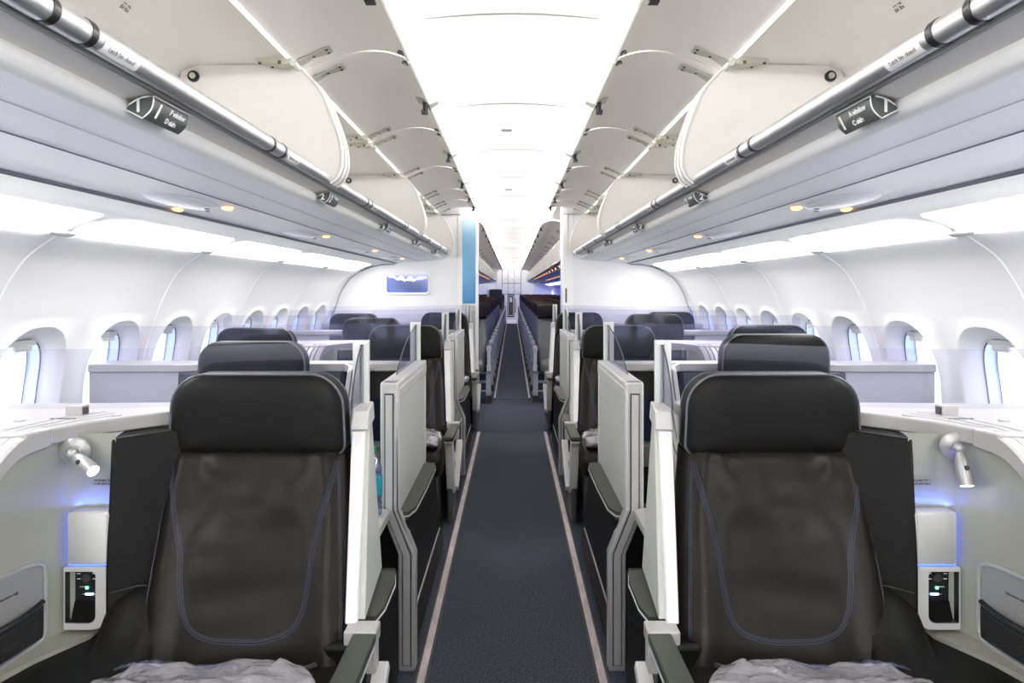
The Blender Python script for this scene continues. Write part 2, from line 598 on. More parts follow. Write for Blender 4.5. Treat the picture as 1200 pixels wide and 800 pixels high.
# ceiling lamps of the far cabin
for i, yc in enumerate((9.2, 13.5, 20)):
    b = MB()
    b.pillow(rrect(-.22, .22, -.13, .13, .06), ((1, 0), (1, .008), (.9, .016)))
    o = b.build('ceiling_lamp', mat('ceiling_lamp_glow', (1, 1, 1), .4, emit=(1, .99, .97), estr=1.6))
    o.rotation_euler = (PI / 2, 0, 0)
    o.location = (0, yc, H + .889)
    o.rotation_euler = (-PI / 2, 0, 0)
    tag(o, ('oblong ceiling lamp just beyond the bulkhead', 'middle oblong ceiling lamp of the far cabin', 'oblong ceiling lamp nearest the galley')[i], 'ceiling lamp')

# cabin wall behind the camera
b = MB()
b.box(-1.9, 1.9, -1.64, -1.6, 0, H + 1.0)
struct(b.build('wall_front', 'wall', smooth=False))

# ------------------------------------------------------------------ service panels under the bins and cove lights
under = [(.705, .345), (.690, .342), (.683, .336), (.680, .328), (.680, .320), (.683, .312), (.692, .307), (.705, .3045)]
for s in (-1, 1):
    b = MB()
    y0, y1 = -1.6, YB
    for (a, e) in ((y0, y1), (YB + 1.1, YE)):
        b.sheet([(x, z + H) for x, z in [(.622, .352), (.640, .352), (.67, .350), (.706, .345)]], a, e, 1, 2)
        b.sheet([(x, z + H) for x, z in under], a, e, 1, 1)
        b.sheet([(x, z + H) for x, z in ((.705, .3045), (.75, .3015), (.80, .298), (.92, .2875), (1.04, .279), (1.15, .270))], a, e, 1, 0)
        b.sheet([(x, z + H) for x, z in ((1.15, .262), (1.25, .258), (1.35, .248), (1.42, .226), (1.5, .188))], a, e, 1, 3)
        b.box(.799, .8002, a, e, H + .2972, H + .2985, 6)
        b.box(.9185, .9225, a, e, H + .2855, H + .288, 4)
        b.box(1.138, 1.152, a, e, H + .2645, H + .270, 4)
        b.box(1.144, 1.150, a, e, H + .262, H + .268, 5)
    o = b.build('trim_%d' % (n_trim + 1), ['psu', 'lip', 'psu2', 'cove_panel', 'seam', 'seam', 'soft_seam'], sx=s, recalc=False, sharp=50)
    n_trim += 1
    struct(o, 'pale service panels running under the overhead bins', 'service panel')
    # cove light diffusers, one per wall panel
    def stp(u):           # point along the strip profile, u 0 top .. 1 bottom
        P = ((1.35, .248), (1.42, .226), (1.5, .188))
        k = min(1, int(u * 2)); t = u * 2 - k
        return (P[k][0] + (P[k + 1][0] - P[k][0]) * t - .004, P[k][1] + (P[k + 1][1] - P[k][1]) * t - .005)
    for n, jy in enumerate(joints[:-1]):
        if jy + PITCH < .2 or (jy < YB < jy + PITCH) or jy > 27: 
            continue
        L = PITCH - .05
        b = MB()
        def fn(u, v):
            yy = jy + .03 + L * u
            k = max(0.0, 1 - (L * u) / .30)
            top = 1 - math.sqrt(max(0, 1 - k * k))
            t = top + (1 - top) * v
            p = stp(min(.999, t))
            return (p[0], yy, p[1] + H)
        b.grid(fn, 24, 4)
        eco = jy > YB
        o = b.build('cove_light', 'glow_blue' if eco else 'glow', sx=s, org=(1.42, jy, H + .22), recalc=False)
        o.location = (s * 1.42, jy, H + .22)
        lab = 'glowing %s cove light diffuser above the %s wall, number %d from the front'
        NTH = ['nearest', 'second nearest', 'third', 'fourth', 'fifth', 'sixth', 'seventh', 'eighth', 'ninth', 'tenth', 'eleventh', 'twelfth', 'thirteenth', 'fourteenth', 'fifteenth', 'sixteenth', 'seventeenth', 'eighteenth', 'nineteenth', 'twentieth', 'twenty-first']
        key = ('e' if eco else 'm', s)
        KIDS[key] = KIDS.get(key, -1) + 1
        if eco:
            tag(o, 'violet blue cove light over the %s far cabin windows, %s one' % (SIDE[s], NTH[KIDS[key]]), 'light', 'blue cove lights')
        else:
            tag(o, 'white glowing cove light along the %s wall, %s one' % (SIDE[s], NTH[KIDS[key]]), 'light', 'white cove lights')
        # bracket that caps each joint
        if not eco and jy > 1:
            b = MB()
            b.ell((1.492, jy, H + .190), (.022, .075, .012), 16, 8)
            trim(b, 'cove_panel', sx=s, org=(1.492, jy, H + .19))

# ------------------------------------------------------------------ bulkheads
def bulkhead_outline(xin):
    pts = [(xin, 0), (xin, H + .86), (1.1, H + .86), (1.1, H + .4), (1.2, H + .262), (1.35, H + .245), (1.5, H + .186)]
    pts += [(p.x - .001, p.y) for p in prof[2::3]]
    return pts + [(1.6, 0)]
b = MB()
b.prism(bulkhead_outline(.3375), 'y', YB, YB + .05)
struct(b.build('wall_bulkhead_left', 'wall', sx=-1, smooth=False), 'white bulkhead with a screen left of the aisle', 'bulkhead')
b = MB()
b.prism(bulkhead_outline(.506), 'y', YB, YB + .05)
struct(b.build('wall_bulkhead_right', 'wall', sx=1, smooth=False), 'plain white bulkhead right of the aisle', 'bulkhead')
# edge columns
b = MB()
b.box(.335, .36, YB - .02, YB + .12, 0, H + .86)
b.box(.495, .535, YB - .01, YB, 0, H + .78)
b.box(.505, .70, YB - .03, YB, H + .742, H + .752, 1)
trim(b, ['wall_line', 'hinge'], sx=-1, bevel=.004)
b = MB()
b.box(.497, .545, YB - .03, YB + .25, 0, H + .86)
b.box(.545, .60, YB - .012, YB, 0, H + .86)
b.box(.50, .63, YB - .04, YB - .03, H + .745, H + .755, 1)
b.box(.525, .540, YB - .034, YB - .03, H - .12, H + .02, 2)
trim(b, ['wall_line', 'hinge', 'darkgrey'], sx=1, bevel=.003)
# trim along the joint of bulkheads and wall
for s in (-1, 1):
    b = MB()
    b.tube([(x, YB - .004, z + H) for x, z in ((1.16, .256), (1.30, .250), (1.40, .228), (1.47, .199), (1.495, .186))], .0045, 6, 0)
    b.tube([(p.x - .006, YB - .003, p.y) for p in prof[1:44]], .0035, 6, 1)
    trim(b, ['seam', 'soft_seam'], sx=s)
# blue decorative panel left of the aisle
r = thing('decor_panel', 'tall glossy blue gradient panel beside the aisle on the left bulkhead', 'panel', (.418, YB - .012, H + .28), -1)
b = MB()
b.pillow(rrect(.352, .497, H - .140, H + .705, (.012, .012, .012, .06)), ((1, YB - .001), (1, YB - .012), (.985, YB - .016)))
b.build('panel_frame', 'wall_line', r, -1, (.418, YB - .012, H + .28))
b = MB()
b.pillow(rrect(.36, .489, H - .132, H + .697, (.01, .01, .01, .055)), ((1, YB - .012), (1, YB - .018)))
bm_ = M['blue']
nt = bm_.node_tree
tc = nt.nodes.new('ShaderNodeTexCoord'); sp = nt.nodes.new('ShaderNodeSeparateXYZ'); cr = nt.nodes.new('ShaderNodeValToRGB'); mr = nt.nodes.new('ShaderNodeMapRange')
nt.links.new(tc.outputs['Object'], sp.inputs[0]); nt.links.new(sp.outputs['Z'], mr.inputs['Value'])
mr.inputs['From Min'].default_value = -.41; mr.inputs['From Max'].default_value = .42
nt.links.new(mr.outputs[0], cr.inputs[0])
cr.color_ramp.elements[0].color = (.025, .20, .46, 1)
cr.color_ramp.elements[1].color = (.62, .76, .86, 1)
e = cr.color_ramp.elements.new(.55); e.color = (.16, .42, .66, 1)
e = cr.color_ramp.elements.new(.8); e.color = (.27, .52, .76, 1)
nt.links.new(cr.outputs[0], nt.nodes['Principled BSDF'].inputs['Base Color'])
b.build('panel_face', 'blue', r, -1, (.418, YB - .012, H + .28))
# lower column under the blue panel
b = MB()
b.box(.36, .455, YB - .05, YB, .05, H - .15)
b.box(.364, .451, YB - .054, YB - .05, .1, H - .20, 1)
trim(b, ['white', 'shelf'], sx=-1, bevel=.004)
# screen on the left bulkhead
r = thing('wall_screen', 'wall screen with blue sky picture and airline name on the left bulkhead', 'screen', (1.03, YB - .02, H + .08), -1)
x0, x1, z0, z1 = (600 - 504) * YB / 800, (600 - 451) * YB / 800, (340 - 345) * YB / 800, (340 - 319) * YB / 800
o3 = (1.03, YB - .02, H + .08)
b = MB()
b.pillow(rrect(x0, x1, H + z0, H + z1, .035), ((1, YB - .001), (1, YB - .018), (.985, YB - .024), (.955, YB - .024), (.945, YB - .018)))
b.build('screen_frame', 'lip', r, -1, o3)
b = MB()
b.pillow(rrect(x0 + .022, x1 - .022, H + z0 + .022, H + z1 - .022, .02), ((1, YB - .017), (1, YB - .0255)))
b.build('screen_display', 'screen', r, -1, o3)
b = MB()
cl = []
for k in range(25):
    t = k / 24
    cl.append((x1 - .026 - (x1 - x0 - .052) * t, H + z1 - .040 - .052 * math.sin(min(1, t * 1.15) * PI * .8) - .006 * math.sin(t * 31)))
cl2 = [(p[0], min(H + z1 - .024, p[1] + .012 + .04 * abs(math.sin(i * .55)) * (1 - abs(i / 12 - 1)) + .01)) for i, p in enumerate(cl)]
b.prism(cl + cl2[::-1], 'y', YB - .0265, YB - .0255)
b.build('screen_cloud', mat('screen_cloud_white', (.75, .73, .8), .4, emit=(.8, .78, .85), estr=.1), r, -1, o3)
M['ghost'] = mat('screen_grey_lettering', (.10, .14, .30), .4)
text_mesh('lettering', 'jetBlue', .10, 'ghost', r, (.01, -.0065, -.025), (PI / 2, 0, 0))

# ------------------------------------------------------------------ overhead bins
def bin_profile_outer():
    return [(.70, .735), (.632, .66), (.592, .57), (.566, .49), (.560, .42), (.575, .375), (.60, .352)]
door_prof = [(.345, .765), (.365, .782), (.41, .797), (.46, .803), (.51, .800), (.57, .787), (.63, .766), (.675, .745), (.695, .730)]
dprof = [(p.x, p.y) for p in catmull([(x, z, 0) for x, z in door_prof], 3)]

def make_bin(s, y0, y1, doors, label, small=False, bands=()):
    org = (.85, (y0 + y1) / 2, H + .35)
    r = thing('overhead_bin', label, 'overhead bin', org, s, 'open overhead bins')
    # interior shell
    b = MB()
    inner = [(.722, .742), (.80, .744), (.95, .744), (1.04, .738), (1.085, .72), (1.11, .69), (1.125, .62), (1.13, .45), (1.12, .385), (1.09, .372), (.64, .366)]
    outer = [(.62, .352), (.70, .335), (1.15, .30), (1.18, .40), (1.17, .66), (1.13, .745), (1.06, .775), (.722, .762)]
    b.prism([(x, z + H) for x, z in inner + outer], 'y', y0, y1)
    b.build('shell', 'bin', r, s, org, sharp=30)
    # divider at the far end (its rounded front edge shows) plus white edge band
    edge = [(p.x, p.y) for p in catmull([(x, z, 0) for x, z in bin_profile_outer()], 4)]
    for (ya, nm) in ((y1 - .045, 'divider'), (y0, 'divider')):
        b = MB()
        poly = edge + [(.70, .36), (1.12, .372), (1.125, .62), (1.085, .72), (1.04, .74), (.724, .744)]
        b.prism([(x, z + H) for x, z in poly], 'y', ya, ya + .045, 0)
        for off, rr in ((.006, .0045), (.039, .0045)):
            b.tube([(x - .002, ya + off, z + H) for x, z in edge], rr, 6, 1)
        b.tube([(x - .004, ya + .0225, z + H) for x, z in edge], .0022, 5, 2)
        b.tube([(x + .004, ya - .0015, z + H) for x, z in edge], .0012, 5, 2)
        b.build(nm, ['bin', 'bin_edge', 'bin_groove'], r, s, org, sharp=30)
    # grab rail
    b = MB()
    n = 20
    ring = [(.611 + .0190 * math.cos(2 * PI * k / n), .3675 + .0190 * math.sin(2 * PI * k / n)) for k in range(n)]
    b.prism([(x, z + H) for x, z in ring], 'y', y0 + .01, y1 - .01, 0)
    b.box(.612, .66, y0 + .005, y1 - .005, H + .376, H + .380, 1)
    b.box(.622, .63, y0 + .005, y1 - .005, H + .345, H + .372, 2)
    rl = b.build('grab_rail', ['alu', 'bin_edge', 'alu_dark'], r, s, org)
    for m in (bands or [(da + db) / 2 for da, db in doors]):
        for yb in ((m - .04, m + .042) if not small else (m,)):
            b = MB()
            b.tube([(.611, yb - .007, H + .3675), (.611, yb + .007, H + .3675)], .0203, 18, 0)
            b.build('rail_band', 'black', rl, s, org)
        if not small:
            b = MB()
            b.grid(lambda u, v: (.611 + .0195 * math.cos(PI * (.98 + .42 * v)), m + .065 + .095 * u, H + .3675 + .0195 * math.sin(PI * (.98 + .42 * v))), 4, 8)
            st = b.build('rail_label', 'lip', rl, s, org)
            if abs(m) < 4.6:
                nrm = Vector((-.80 * s, 0, -.60))
                text_mesh('rail_lettering', 'Latch bin closed', .0105, 'label_grey', st, (s * (.612 - org[0]) + nrm.x * .0199 - s * .001, m + .112 - org[1], H + .3675 - org[2] + nrm.z * .0199), basis_euler((0, -s, 0), (-.60 * s, 0, .80)))
    # raised doors
    for (da, db) in doors:
        b = MB()
        th = .022
        up = [(x, z + th) for x, z in dprof]
        b.prism([(x, z + H) for x, z in dprof + up[::-1]], 'y', da + .007, db - .007, 0)
        b.tube([(.345, da + .007, H + .772), (.345, db - .007, H + .772)], .009, 8, 1)
        d = b.build('door', ['door', 'bin_edge'], r, s, org, sharp=30)
        def dz(x):
            for i in range(len(dprof) - 1):
                if dprof[i][0] <= x <= dprof[i + 1][0]:
                    t = (x - dprof[i][0]) / (dprof[i + 1][0] - dprof[i][0])
                    return dprof[i][1] + t * (dprof[i + 1][1] - dprof[i][1])
            return dprof[-1][1]
        dorg = (0, 0, 0)
        for hy, sg in ((da + .085, 1), (db - .085, -1)):
            # hinge: plate on the door, knuckle, pod on the bin ceiling
            b = MB()
            xs = [.585, .603, .645, .685]
            ws = [.024, .026, .014, .026]
            rings = []
            for x, wd in zip(xs, ws):
                z = dz(x) + H
                rings.append([(x, hy - wd, z - .001), (x, hy + wd, z - .001), (x, hy + wd, z - .007), (x, hy - wd, z - .007)])
            b.loft(rings, 0)
            b.tube([(.700, hy - .028, H + .728), (.700, hy + .028, H + .728)], .0125, 10, 0)
            rings = []
            for x, wd, dd in ((.700, .026, .016), (.735, .032, .022), (.765, .030, .018), (.80, .022, .012), (.825, .014, .006)):
                rings.append([(x, hy - wd, H + .744), (x, hy + wd, H + .744), (x, hy + wd * .8, H + .744 - dd), (x, hy - wd * .8, H + .744 - dd)])
            b.loft(rings, 0)
            for (x, oy) in ((.596, -.014), (.596, .014), (.640, 0)):
                b.tube([(x, hy + oy, dz(x) + H - .006), (x, hy + oy, dz(x) + H - .0105)], .0052, 8, 1)
            for (x, oy, zz) in ((.742, -.028, .728), (.782, .024, .732), (.815, 0, .736)):
                b.tube([(x, hy + oy, H + zz + .004), (x, hy + oy, H + zz - .006)], .0055, 8, 1)
            b.build('hinge', ['hinge', 'screw'], d, s, org, bevel=.001 if not small else 0)
        # latch in the middle of the free edge
        m = (da + db) / 2
        b = MB()
        z = H + .775
        b.pillow([(m + p[0], 0 + p[1]) for p in rrect(-.045, .045, -.02, .02, .018)], ((1, 0), (1, .004)))
        b2 = MB()
        base = [(.372 + q[1], q[0], dz(.372 + q[1] if .345 < .372 + q[1] < .69 else .372) + H) for q in [(m + p[0], p[1]) for p in rrect(-.05, .05, -.018, .022, .015)]]
        b2.loft([[(x, y, zz - .001) for x, y, zz in base], [(x, y, zz - .005) for x, y, zz in base]], 0)
        b2.box(.352, .366, m - .030, m - .012, H + .735, H + .780, 1)
        b2.box(.352, .372, m - .032, m - .004, H + .732, H + .740, 1)
        b2.box(.350, .362, m + .004, m + .022, H + .737, H + .780, 1)
        b2.box(.350, .376, m + .004, m + .030, H + .734, H + .741, 1)
        b2.tube([(.346, m - .055, H + .763), (.346, m + .055, H + .763)], .0035, 6, 1)
        b2.hexa([(.338, m - .03, H + .762), (.338, m + .04, H + .762), (.305, m + .03, H + .778), (.305, m - .02, H + .778)], [(.338, m - .04, H + .805), (.338, m + .05, H + .805), (.30, m + .03, H + .81), (.30, m - .03, H + .81)], 0)
        b2.build('latch', ['hinge', 'black'], d, s, org)
        for yk in (da + .05, db - .05):
            b = MB()
            b.hexa([(.357, yk - .022, H + .771), (.357, yk + .012, H + .771), (.382, yk + .022, H + .784), (.372, yk - .010, H + .782)], [(.357, yk - .022, H + .778), (.357, yk + .012, H + .778), (.382, yk + .022, H + .793), (.372, yk - .010, H + .79)], 0)
            b.tube([(.366, yk, H + .772), (.366, yk, H + .776)], .004, 6, 1)
            b.build('striker', ['black', 'hinge'], d, s, org)
    if not small:
        # rubber stop on the rear wall of the bin
        for yy in (y1 - .045,):
            b = MB()
            b.tube([(1.045, yy, H + .702), (1.045, yy - .010, H + .702)], .018, 18, 0)
            b.tube([(1.045, yy - .008, H + .702), (1.045, yy - .016, H + .702)], .010, 12, 1)
            b.build('bin_stop', ['black', 'hinge'], r, s, org)
        for (t, yy, xx) in (('Load limit\nLimite de charge', y0 + 1.55 if y0 < 1 else y0 + 1.2, 1.075), ('38 kg\n84 lbs', y0 + 1.75 if y0 < 1 else y0 + 1.4, 1.0)):
            text_mesh('load_lettering', t, .016, 'textdark', r, (s * (xx - org[0]) + 0, yy - org[1], .728 - .35 + .008), basis_euler((s * -.0, 1, 0) if s < 0 else (0, -1, 0), (-s * .6, 0, .8)), bold=.0001)
    return r

for s in (-1, 1):
    sd = SIDE[s]
    make_bin(s, .02, 2.29, ((.02, 1.17), (1.17, 2.29)), 'open cream overhead bin nearest the viewer on the %s side' % sd, bands=(.93, 1.75))
    make_bin(s, 2.29, 4.42, ((2.29, 3.37), (3.37, 4.42)), 'open cream overhead bin in the middle of the %s row before the bulkhead' % sd, bands=(2.86, 3.85))
    make_bin(s, 4.42, 6.60, ((4.42, 5.42), (5.42, 6.05), (6.05, 6.60)), 'open cream overhead bin ending at the bulkhead on the %s side' % sd)
    y = 7.9
    proto = None
    FARN = ['first', 'second', 'third', 'fourth', 'fifth', 'sixth', 'seventh', 'eighth', 'ninth']
    for k in range(9):
        lb = 'open bin of the far cabin, %s past the bulkhead on the %s side' % (FARN[k], sd)
        if proto is None:
            proto = make_bin(s, y, y + 2.13, ((y, y + 1.065), (y + 1.065, y + 2.13)), lb, True)
        else:
            dup(proto, 2.13 * k, lb)

# added glowing strips in the hinge gap, standing in for leaking cove light
for s in (-1, 1):
    for i, (a, e) in enumerate(((.03, 6.6), (7.9, 27))):
        b = MB()
        b.box(.7115, .7215, a, e, H + .7405, H + .758)
        o = b.build('hinge_gap_glow', 'leak_line', sx=s, org=(.716, (a + e) / 2, H + .75), smooth=False)
        tag(o, 'thin white glow of leaking light along the bin door hinges, %s side of the %s cabin' % (SIDE[s], ('near', 'far')[i]), 'light')

# row signs
SEATS = {1: ('F window', 'D aisle', 'A window', 'C aisle'), 2: ('F suite', '', 'A suite', ''), 3: ('F window', 'D aisle', 'A window', 'C aisle'), 4: ('F suite', '', 'A suite', ''), 5: ('F window', 'D aisle', 'A window', 'C aisle')}
for s in (-1, 1):
    for n, y in enumerate((1.205, 2.375, 3.50, 4.62, 5.74)):
        o3 = (.66, y, H + .33)
        r = thing('row_sign', 'dark grey seat row sign with number %d under the %s bin rail' % (n + 1, SIDE[s]), 'sign', o3, s, 'seat row signs')
        A, Bp, C = (.632, .3420), (.652, .3035), (.684, .3200)
        bow = [(A[0] + (Bp[0] - A[0]) * t - .006 * math.sin(PI * t), A[1] + (Bp[1] - A[1]) * t - .003 * math.sin(PI * t)) for t in [k / 6 for k in range(7)]]
        top = [(C[0] + (A[0] - C[0]) * t, C[1] + (A[1] - C[1]) * t + .007 * math.sin(PI * t)) for t in [k / 5 for k in range(1, 5)]]
        poly = [(x, z + H) for x, z in bow + [C] + top]
        b = MB()
        b.prism(poly, 'y', y, y + .128, 0)
        cx = sum(p[0] for p in poly) / len(poly); cz = sum(p[1] for p in poly) / len(poly)
        b.build('sign_body', 'sign', r, s, o3, sharp=50)
        b = MB()
        pp = [(x, y - .001, z) for x, z in poly]
        b.tube(pp, .0013, 6, 0, closed=True)
        b.tube([(bow[0][0] - .0005, y, bow[0][1] + H + .0005), (bow[0][0] - .0005, y + .135, bow[0][1] + H + .0005)], .0013, 6, 0)
        b.build('sign_edging', 'textwhite', r, s, o3)
        text_mesh('row_number', str(n + 1), 0.029, 'textwhite', r, (s * (.659 - .66), -.0018, -.006), (PI / 2, 0, 0), bold=.0011)
        # face towards the aisle
        nrm = Vector((-(A[1] - Bp[1]), 0, -(Bp[0] - A[0]))).normalized()
        nrm.x *= s
        cen = Vector((s * ((A[0] + Bp[0]) / 2 - .66), 0, (A[1] + Bp[1]) / 2 - .33)) + nrm * .0075
        upv = Vector((s * (A[0] - Bp[0]), 0, A[1] - Bp[1])).normalized()
        xa = Vector((0, 1, 0)) if s < 0 else Vector((0, -1, 0))
        eu = basis_euler(xa, upv)
        far = 1 if s < 0 else -1
        def along(t):
            return Vector((0, .064 + far * t, 0))
        text_mesh('row_number', str(n + 1), .037, 'textwhite', r, cen + along(-.043), eu, bold=.0013)
        w1, w2 = (SEATS[n + 1][0], SEATS[n + 1][1]) if s < 0 else (SEATS[n + 1][2], SEATS[n + 1][3])
        text_mesh('seat_words', w1, .0138, 'textwhite', r, cen + along(.02) + upv * .0095, eu, bold=.0004)
        if w2:
            text_mesh('seat_words', w2, .0138, 'textwhite', r, cen + along(.008) - upv * .0085, eu, bold=.0004)

# reading lights, air nozzles and speaker scoop under the bins
ORD = ['nearest', 'second', 'third', 'farthest']
for s in (-1, 1):
    for n, y in enumerate((2.34, 3.58, 4.85, 6.06)):
        lb = ORD[n]
        z = H + .2825
        b = MB()
        b.ell((.975, y, z), (.019, .024, .009), 16, 8)
        o = b.build('reading_light', 'amber', sx=s, org=(.975, y, z))
        tag(o, '%s amber reading light under the %s bins before the bulkhead' % (lb, SIDE[s]), 'reading light', 'amber reading lights')
        if n == 0:
            b = MB()
            b.ell((1.122, y - .05, H + .2705), (.013, .03, .007), 14, 8)
            o = b.build('reading_light', 'amber', sx=s, org=(1.135, y - .05, H + .268))
            tag(o, 'outer amber reading light near the %s cove, beside the scoop' % SIDE[s], 'reading light', 'amber reading lights')
        for q, (dx, dy) in enumerate(((.02, -.09), (.045, -.03))):
            b = MB()
            b.tube([(.985 + dx, y + dy, H + .280), (.985 + dx, y + dy, H + .269)], [.024, .016], 14, 0)
            b.tube([(.985 + dx, y + dy, H + .271), (.985 + dx, y + dy, H + .266)], [.010, .007], 10, 1)
            o = b.build('air_nozzle', ['psu2', 'seam'], sx=s, org=(.985 + dx, y + dy, H + .28))
            tag(o, '%s grey air nozzle beside the %s reading light under the %s bins' % (('inner', 'outer')[q], lb, SIDE[s]), 'air nozzle', 'air nozzles')
        # recessed speaker scoop
        b = MB()
        b.ell((1.045, y - .20 if n else y - .18, H + .281), (.078, .21, .013), 24, 10)
        o = b.build('speaker_scoop', 'psu', sx=s, org=(1.045, y - .18, H + .281))
        tag(o, 'pale lens shaped scoop beside the %s reading light under the %s bins' % (lb, SIDE[s]), 'service panel scoop', 'service panel scoops')

# ------------------------------------------------------------------ business seats
SEATW = .205
def back_c(t):       # centre line of the backrest: t 0 bottom .. 1 top -> (x shift, y, z)
    return (-.038 * (1 - t), -.20 * (1 - t) ** 1.1 - .005, .42 + .425 * t)
def back_w(t):
    return .240 - .030 * t - .004 * math.cos(t * PI * 1.4)
def back_front(u, t, lift=0):
    """u -1..1 across"""
    cx, cy, cz = back_c(t)
    wd = back_w(t)
    a = abs(u)
    bol = .020 * math.exp(-((a - .82) / .16) ** 2)
    y = cy - bol + .055 * max(0, a - .90) ** 1.5 * 8 - lift - .012 * math.cos(u * PI / 2) - .004 * noise.noise(Vector((u * 3, t * 5, 1.3)))
    y -= .010 * math.sin(t * PI)
    inner_ = max(0, 1 - (a / .62) ** 4)
    y -= inner_ * (.0050 * math.sin(t * 15.0 + .5 * math.sin(u * 2.2)) + .0022 * math.sin(t * 34 + 2.5 * u))
    y -= .0040 * math.sin((t * 11 + a * 9)) * math.exp(-((a - .55) / .22) ** 2) * max(0, t - .35) * 1.6
    y -= .0022 * math.sin(t * 62 + 3 * noise.noise(Vector((t * 9, u, 0)))) * math.exp(-((a - .88) / .07) ** 2)
    rc = math.hypot((a - .80) * .22, (t - .98) * .42)
    y -= .0028 * math.sin(math.atan2((.98 - t) * .42, (.80 - a) * .22 + .001) * 8) * math.exp(-((rc - .07) / .05) ** 2) * (1 if t < .97 else 0)
    return (cx + wd * u, y, cz)

def make_seat(s, X, Y, label, dz=0.0, shear=1.0, arm=True, detail=True):
    r = thing('business_seat', label, 'airline seat', (X, Y, 0), s, 'black leather business seats')
    org = (0, 0, 0)
    def L(p):
        return p
    # backrest
    b = MB()
    nu, nv = (36, 30) if detail else (18, 14)
    def fr(u, v):
        p = back_front(-1 + 2 * u, v)
        return p
    b.grid(lambda u, v: back_front(-1 + 2 * u, v), nu, nv)
    def side(uu):
        return lambda u, v: (back_front(uu, v)[0] + (.012 * math.sin(PI * u) * (1 if uu > 0 else -1)), back_front(uu, v)[1] + .10 * u, back_front(uu, v)[2])
    b.grid(side(-1), 4, nv)
    b.grid(side(1), 4, nv)
    b.grid(lambda u, v: (back_front(-1 + 2 * u, v)[0], back_front(1, v)[1] + .10, back_front(0, v)[2]), 4, nv)
    b.grid(lambda u, v: (back_front(-1 + 2 * u, 1)[0], back_front(-1 + 2 * u, 1)[1] * (1 - v) + (back_front(1, 1)[1] + .10) * v, back_front(0, 1)[2] + .012 * math.sin(PI * v)), nu, 4)
    br = b.build('backrest', 'leather', r, s, org, sharp=60, weld=True)
    if detail:
        b = MB()
        for off in (-.009, .009):
            U = [(-.96, .955), (-.86, .80), (-.76, .66), (-.69, .52), (-.64, .36), (-.585, .235), (-.47, .155), (-.26, .118), (0, .112)]
            U = U + [(-a, t) for a, t in U[-2::-1]]
            cur = catmull([(a, t, 0) for a, t in U], 5)
            pts = []
            for i, p in enumerate(cur):
                q = cur[min(i + 1, len(cur) - 1)] - cur[max(i - 1, 0)]
                n_ = Vector((-q.y * 1.9, q.x, 0))
                n_ = n_.normalized() if n_.length else n_
                pts.append(back_front(p.x + n_.x * off * 2.2, max(.01, min(.985, p.y + n_.y * off)), -.0004))
            b.tube(pts, .0012, 5, 0)
        cur = catmull([(a, t, 0) for a, t in U], 5)
        b.tube([back_front(p.x, min(.985, p.y), -.0008) for p in cur], .0022, 5, 1)
        for q in (-.965, .965):
            b.tube([back_front(q, t / 20, -.0005) for t in range(0, 20)], .0012, 5, 0)
            b.tube([back_front(q * .985, t / 20, -.0006) for t in range(0, 20)], .0018, 5, 1)
        b.build('stitching', ['thread', 'thread2'], br, s, org)
    # lower lumbar flap
    # headrest
    hw, hz0, hz1 = .221, .838 + dz, 1.038 + dz
    o_ = rrect(-hw, hw, hz0, hz1, (.026, .026, .080, .080), 9)
    o_ = [(x * (1 - .045 * max(0, (z - hz0) / (hz1 - hz0)) ** 1.5), z) for x, z in o_]
    b = MB()
    b.pillow(o_, ((.93, .085), (.985, .078), (1.0, .062), (1.0, .012), (.992, .0), (.965, -.010), (.90, -.016), (.7, -.021), (.45, -.024), (.2, -.025)))
    hr = b.build('headrest', 'leather_flat', r, s, org, sharp=70)
    b = MB()
    cz = sum(p[1] for p in o_) / len(o_); 
    b.tube([(p[0] * .995, -.001, cz + (p[1] - cz) * .995) for p in o_], .0036, 6, closed=True)
    b.tube([(p[0] * 1.0, .055, cz + (p[1] - cz) * 1.0) for p in o_], .0022, 6, closed=True)
    b.build('piping', 'piping', hr, s, org)
    # cushion
    b = MB()
    def cr(y, wd, z0, z1):
        return [(-.045 + x, y, z) for x, z in rrect(-wd, wd, z0, z1, .035, 4)]
    b.loft([cr(-.17, .235, .31, .425), cr(-.3, .24, .30, .43), cr(-.55, .24, .29, .435), cr(-.64, .235, .30, .425), cr(-.67, .22, .32, .40)])
    b.build('cushion', 'leather', r, s, org, sharp=60)
    # base box
    b = MB()
    b.box(-.26, .20, -.60, .12, .02, .30)
    b.build('base', 'darkgrey', r, s, org, bevel=.01)
    if arm:
        b = MB()      # aisle armrest pad
        xa0, xa1 = .300 - X, .352 - X
        poly = [(-.205, .493), (-.58, .500), (-.60, .500), (-.60, .484), (-.58, .474), (-.205, .474)]
        b.prism(poly, 'x', xa0, xa1, 0)
        a_ = b.build('armrest', 'olive', r, s, org, bevel=.004)
        b = MB()      # curved white strut that carries the pad
        cur = catmull([(-.57, .470, 0), (-.53, .44, 0), (-.50, .38, 0), (-.475, .30, 0), (-.44, .22, 0), (-.40, .17, 0)], 4)
        rings = []
        for i, p in enumerate(cur):
            wv = .030 + .012 * i / len(cur)
            rings.append([(xa0 + .004, p.x - wv, p.y), (xa0 + .004, p.x + wv * .7, p.y), (xa1 - .006, p.x + wv * .7, p.y), (xa1 - .006, p.x - wv, p.y)])
        b.loft(rings)
        b.prism([(-.60, .474), (-.21, .474), (-.21, .455), (-.57, .460)], 'x', xa0 + .003, xa1 - .003)
        b.prism([(-.43, .20), (-.40, .17), (-.10, .36), (-.12, .385)], 'x', xa0 - .012, xa0 + .03)
        b.build('armrest_strut', 'white', a_, s, org, bevel=.003)
    # lap belt
    b = MB()
    b.tube([(-.22, -.20, .425), (-.19, -.25, .435), (-.12, -.33, .441), (-.05, -.36, .442)], .006, 6, 0)
